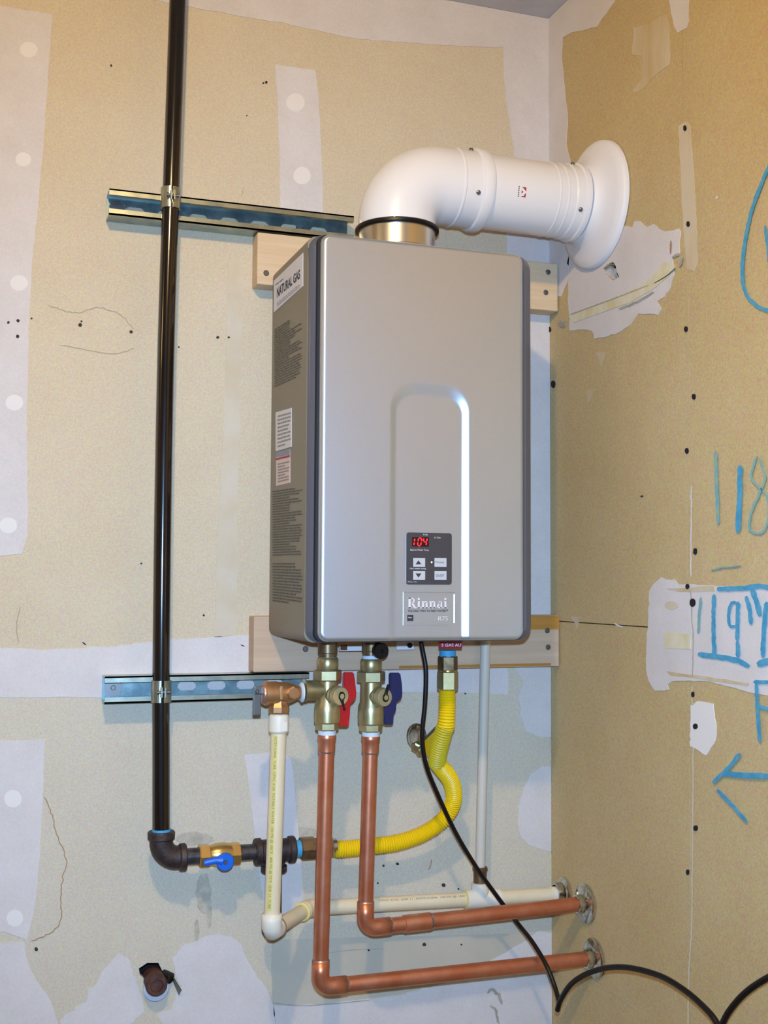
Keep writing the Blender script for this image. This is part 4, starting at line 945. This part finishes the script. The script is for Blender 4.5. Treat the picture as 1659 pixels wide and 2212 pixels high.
# bottom elbow, arm back to the wall, second elbow, run along the wall
e2 = at(665, 1962, CY); ed = at(1222, 1931, CY); ed.x = -.0015
bz_ = Vector((bot.x, bot.y, bot.z)); dn = Vector((0, 0, -1)); arm0 = bot + Vector((.0, 0, -.012)); ad = (e2 - arm0).normalized()
g = G(); g.tube([bot + Vector((0, 0, .012)), bot + Vector((0, 0, .002)), bot + Vector((0, 0, -.006)), arm0 + ad * .004 + Vector((0, 0, 0.000)), arm0 + ad * .014, arm0 + ad * .022], [.0150, .0150, .0152, .0150, .0148, .0146], 30); g.mk('elbow', cpvc_w, cp1, True)
tube('arm', [arm0 + ad * .012, e2], cr, cpvc, cp1, n=30)
hd = (ed - e2).normalized()
g = G(); g.tube([e2 - ad * .024, e2 - ad * .010, e2 - ad * .003 + hd * .001, e2 + hd * .010, e2 + hd * .024], .0142, 28); g.mk('elbow', cpvc, cp1, True)
for q, dd in ((e2 - ad * .0245, ad), (e2 + hd * .022, hd)): plabel(lathe('glue_ring', q, dd, [(0, .0118), (.0005, .0145), (.0025, .0145), (.003, .012)], stripe_m, cp1), 'yellow glue ring')
tube('horizontal', [e2 + hd * .010, ed], cr * 1.05, cpvc, cp1, n=32)
L = (ed - e2).length; px2t = lambda u: (at(u, 1945, CY).x - e2.x) / (ed.x - e2.x)
tA, tB = px2t(1005), px2t(1078)
lathe('tee', e2 + hd * L * tA, hd, [(0, .0120), (.0005, .0152), (L * (tB - tA) - .0005, .0152), (L * (tB - tA), .012)], cpvc_w, cp1)
tc_ = e2 + hd * L * (tA + tB) / 2; tc_.x = at(1037, 1940, CY).x
lathe('tee_branch', tc_, (0, 0, 1), [(0, .0150), (.026, .0150), (.0265, .012)], cpvc_w, cp1)
plabel(lathe('glue_ring', e2 + hd * (L * tA - .002), hd, [(0, .0118), (.0005, .0142), (.002, .0142)], stripe_m, cp1), 'yellow glue ring')
lathe('coupling', ed - hd * .026, hd, [(0, .0118), (.0005, .0132), (.012, .0132), (.013, .0120)], cpvc_w, cp1)
wrap(e2 + hd * L * px2t(815), e2 + hd * L * px2t(1000), cr * 1.05, -.45, .34, 'lettering', 'CPVC 4120  SDR 11  ASTM D2846  100 PSI @ 180F', ink, cp1, 0, 1, flip=-1)
escutcheon('small chrome escutcheon where the cream pipe enters the wall', CY, ed.z + .004, .024, 0, .0125)
cd = thing('condensate_riser', 'thin white riser pipe behind the hose, ending in the cream tee', 'pipe', tc_)
tcz = tc_.z
lathe('fitting', (tc_.x, CY, tcz + .0267), (0, 0, 1), [(0, .0112), (.018, .0112), (.020, .0128), (.024, .0128), (.026, .0112)], brass_d, cd, n=24)
tube('tube', [(tc_.x, CY, tcz + .050), (at(1049, 1400, CY).x, CY, -.0222)], .0085, conduit_m, cd, n=24)

# ================================================================== CABLE
cb_ = thing('power_cable', 'thin black cable hanging from the heater and looping along the right wall', 'cable', at(1206, 2170, -.24))
P1 = [at(908, 1384, -.17), at(914, 1410, -.17), at(920, 1450, -.172), at(918, 1520, -.17), at(912, 1590, -.165), at(920, 1650, -.16), at(945, 1715, -.150), at(985, 1800, -.130), at(1030, 1875, -.112), at(1075, 1938, -.096), at(1113, 1988, -.100), at(1150, 2035, -.145), at(1180, 2085, -.183), at(1198, 2130, -.205), at(1208, 2165, -.225)]
P1[0].z = Z0 - .0003
tube('hanging_length', spline(P1, 8), .0036, black_p, cb_, n=14)
P2 = [at(1204, 2182, -.222), at(1212, 2158, -.235), at(1238, 2122, -.27), at(1285, 2097, -.32), at(1345, 2089, -.38), at(1420, 2106, -.45), at(1480, 2140, -.51), at(1530, 2185, -.56), at(1552, 2215, -.58)]
tube('looped_length', spline(P2, 8), .0041, black_p, cb_, n=14)
P3 = [at(1556, 2222, -.585), at(1575, 2185, -.60), at(1610, 2145, -.62), at(1659, 2112, -.65), at(1720, 2085, -.70)]
tube('looped_length', spline(P3, 8), .0042, black_p, cb_, n=14)

# ================================================================== PIPE STUB IN THE WALL HOLE
ps = thing('pipe_stub', 'rusty pipe stub sticking out of the ragged hole at lower left', 'pipe', at(335, 2130, 0))
a, b = at(329, 2108, .02), at(339, 2130, -.030)
lathe('tube', a, b - a, [(0, .0165), ((b - a).length - .003, .0165), ((b - a).length, .014), ((b - a).length, .010), ((b - a).length - .004, .009)], rustpipe, ps, n=28)
lathe('collar', b + (b - a).normalized() * -.034 + Vector((0.002, .0, -.010)), b - a, [(0, .0190), (.014, .0200), (.016, .0185)], mat('dull_white_plastic', (196, 204, 218), .5), ps, n=28)
c = at(362, 2110, -.006); tube('bolt', [c + Vector((-.006, .006, .002)), c + Vector((.004, -.006, -.001))], .0085, black_p, ps, n=12)
quad_sheet('metal_flap', [at(368, 2108, -.002), at(374, 2112, -.012), at(391, 2140, -.012), at(386, 2150, -.002)], .0015, galv, ps)
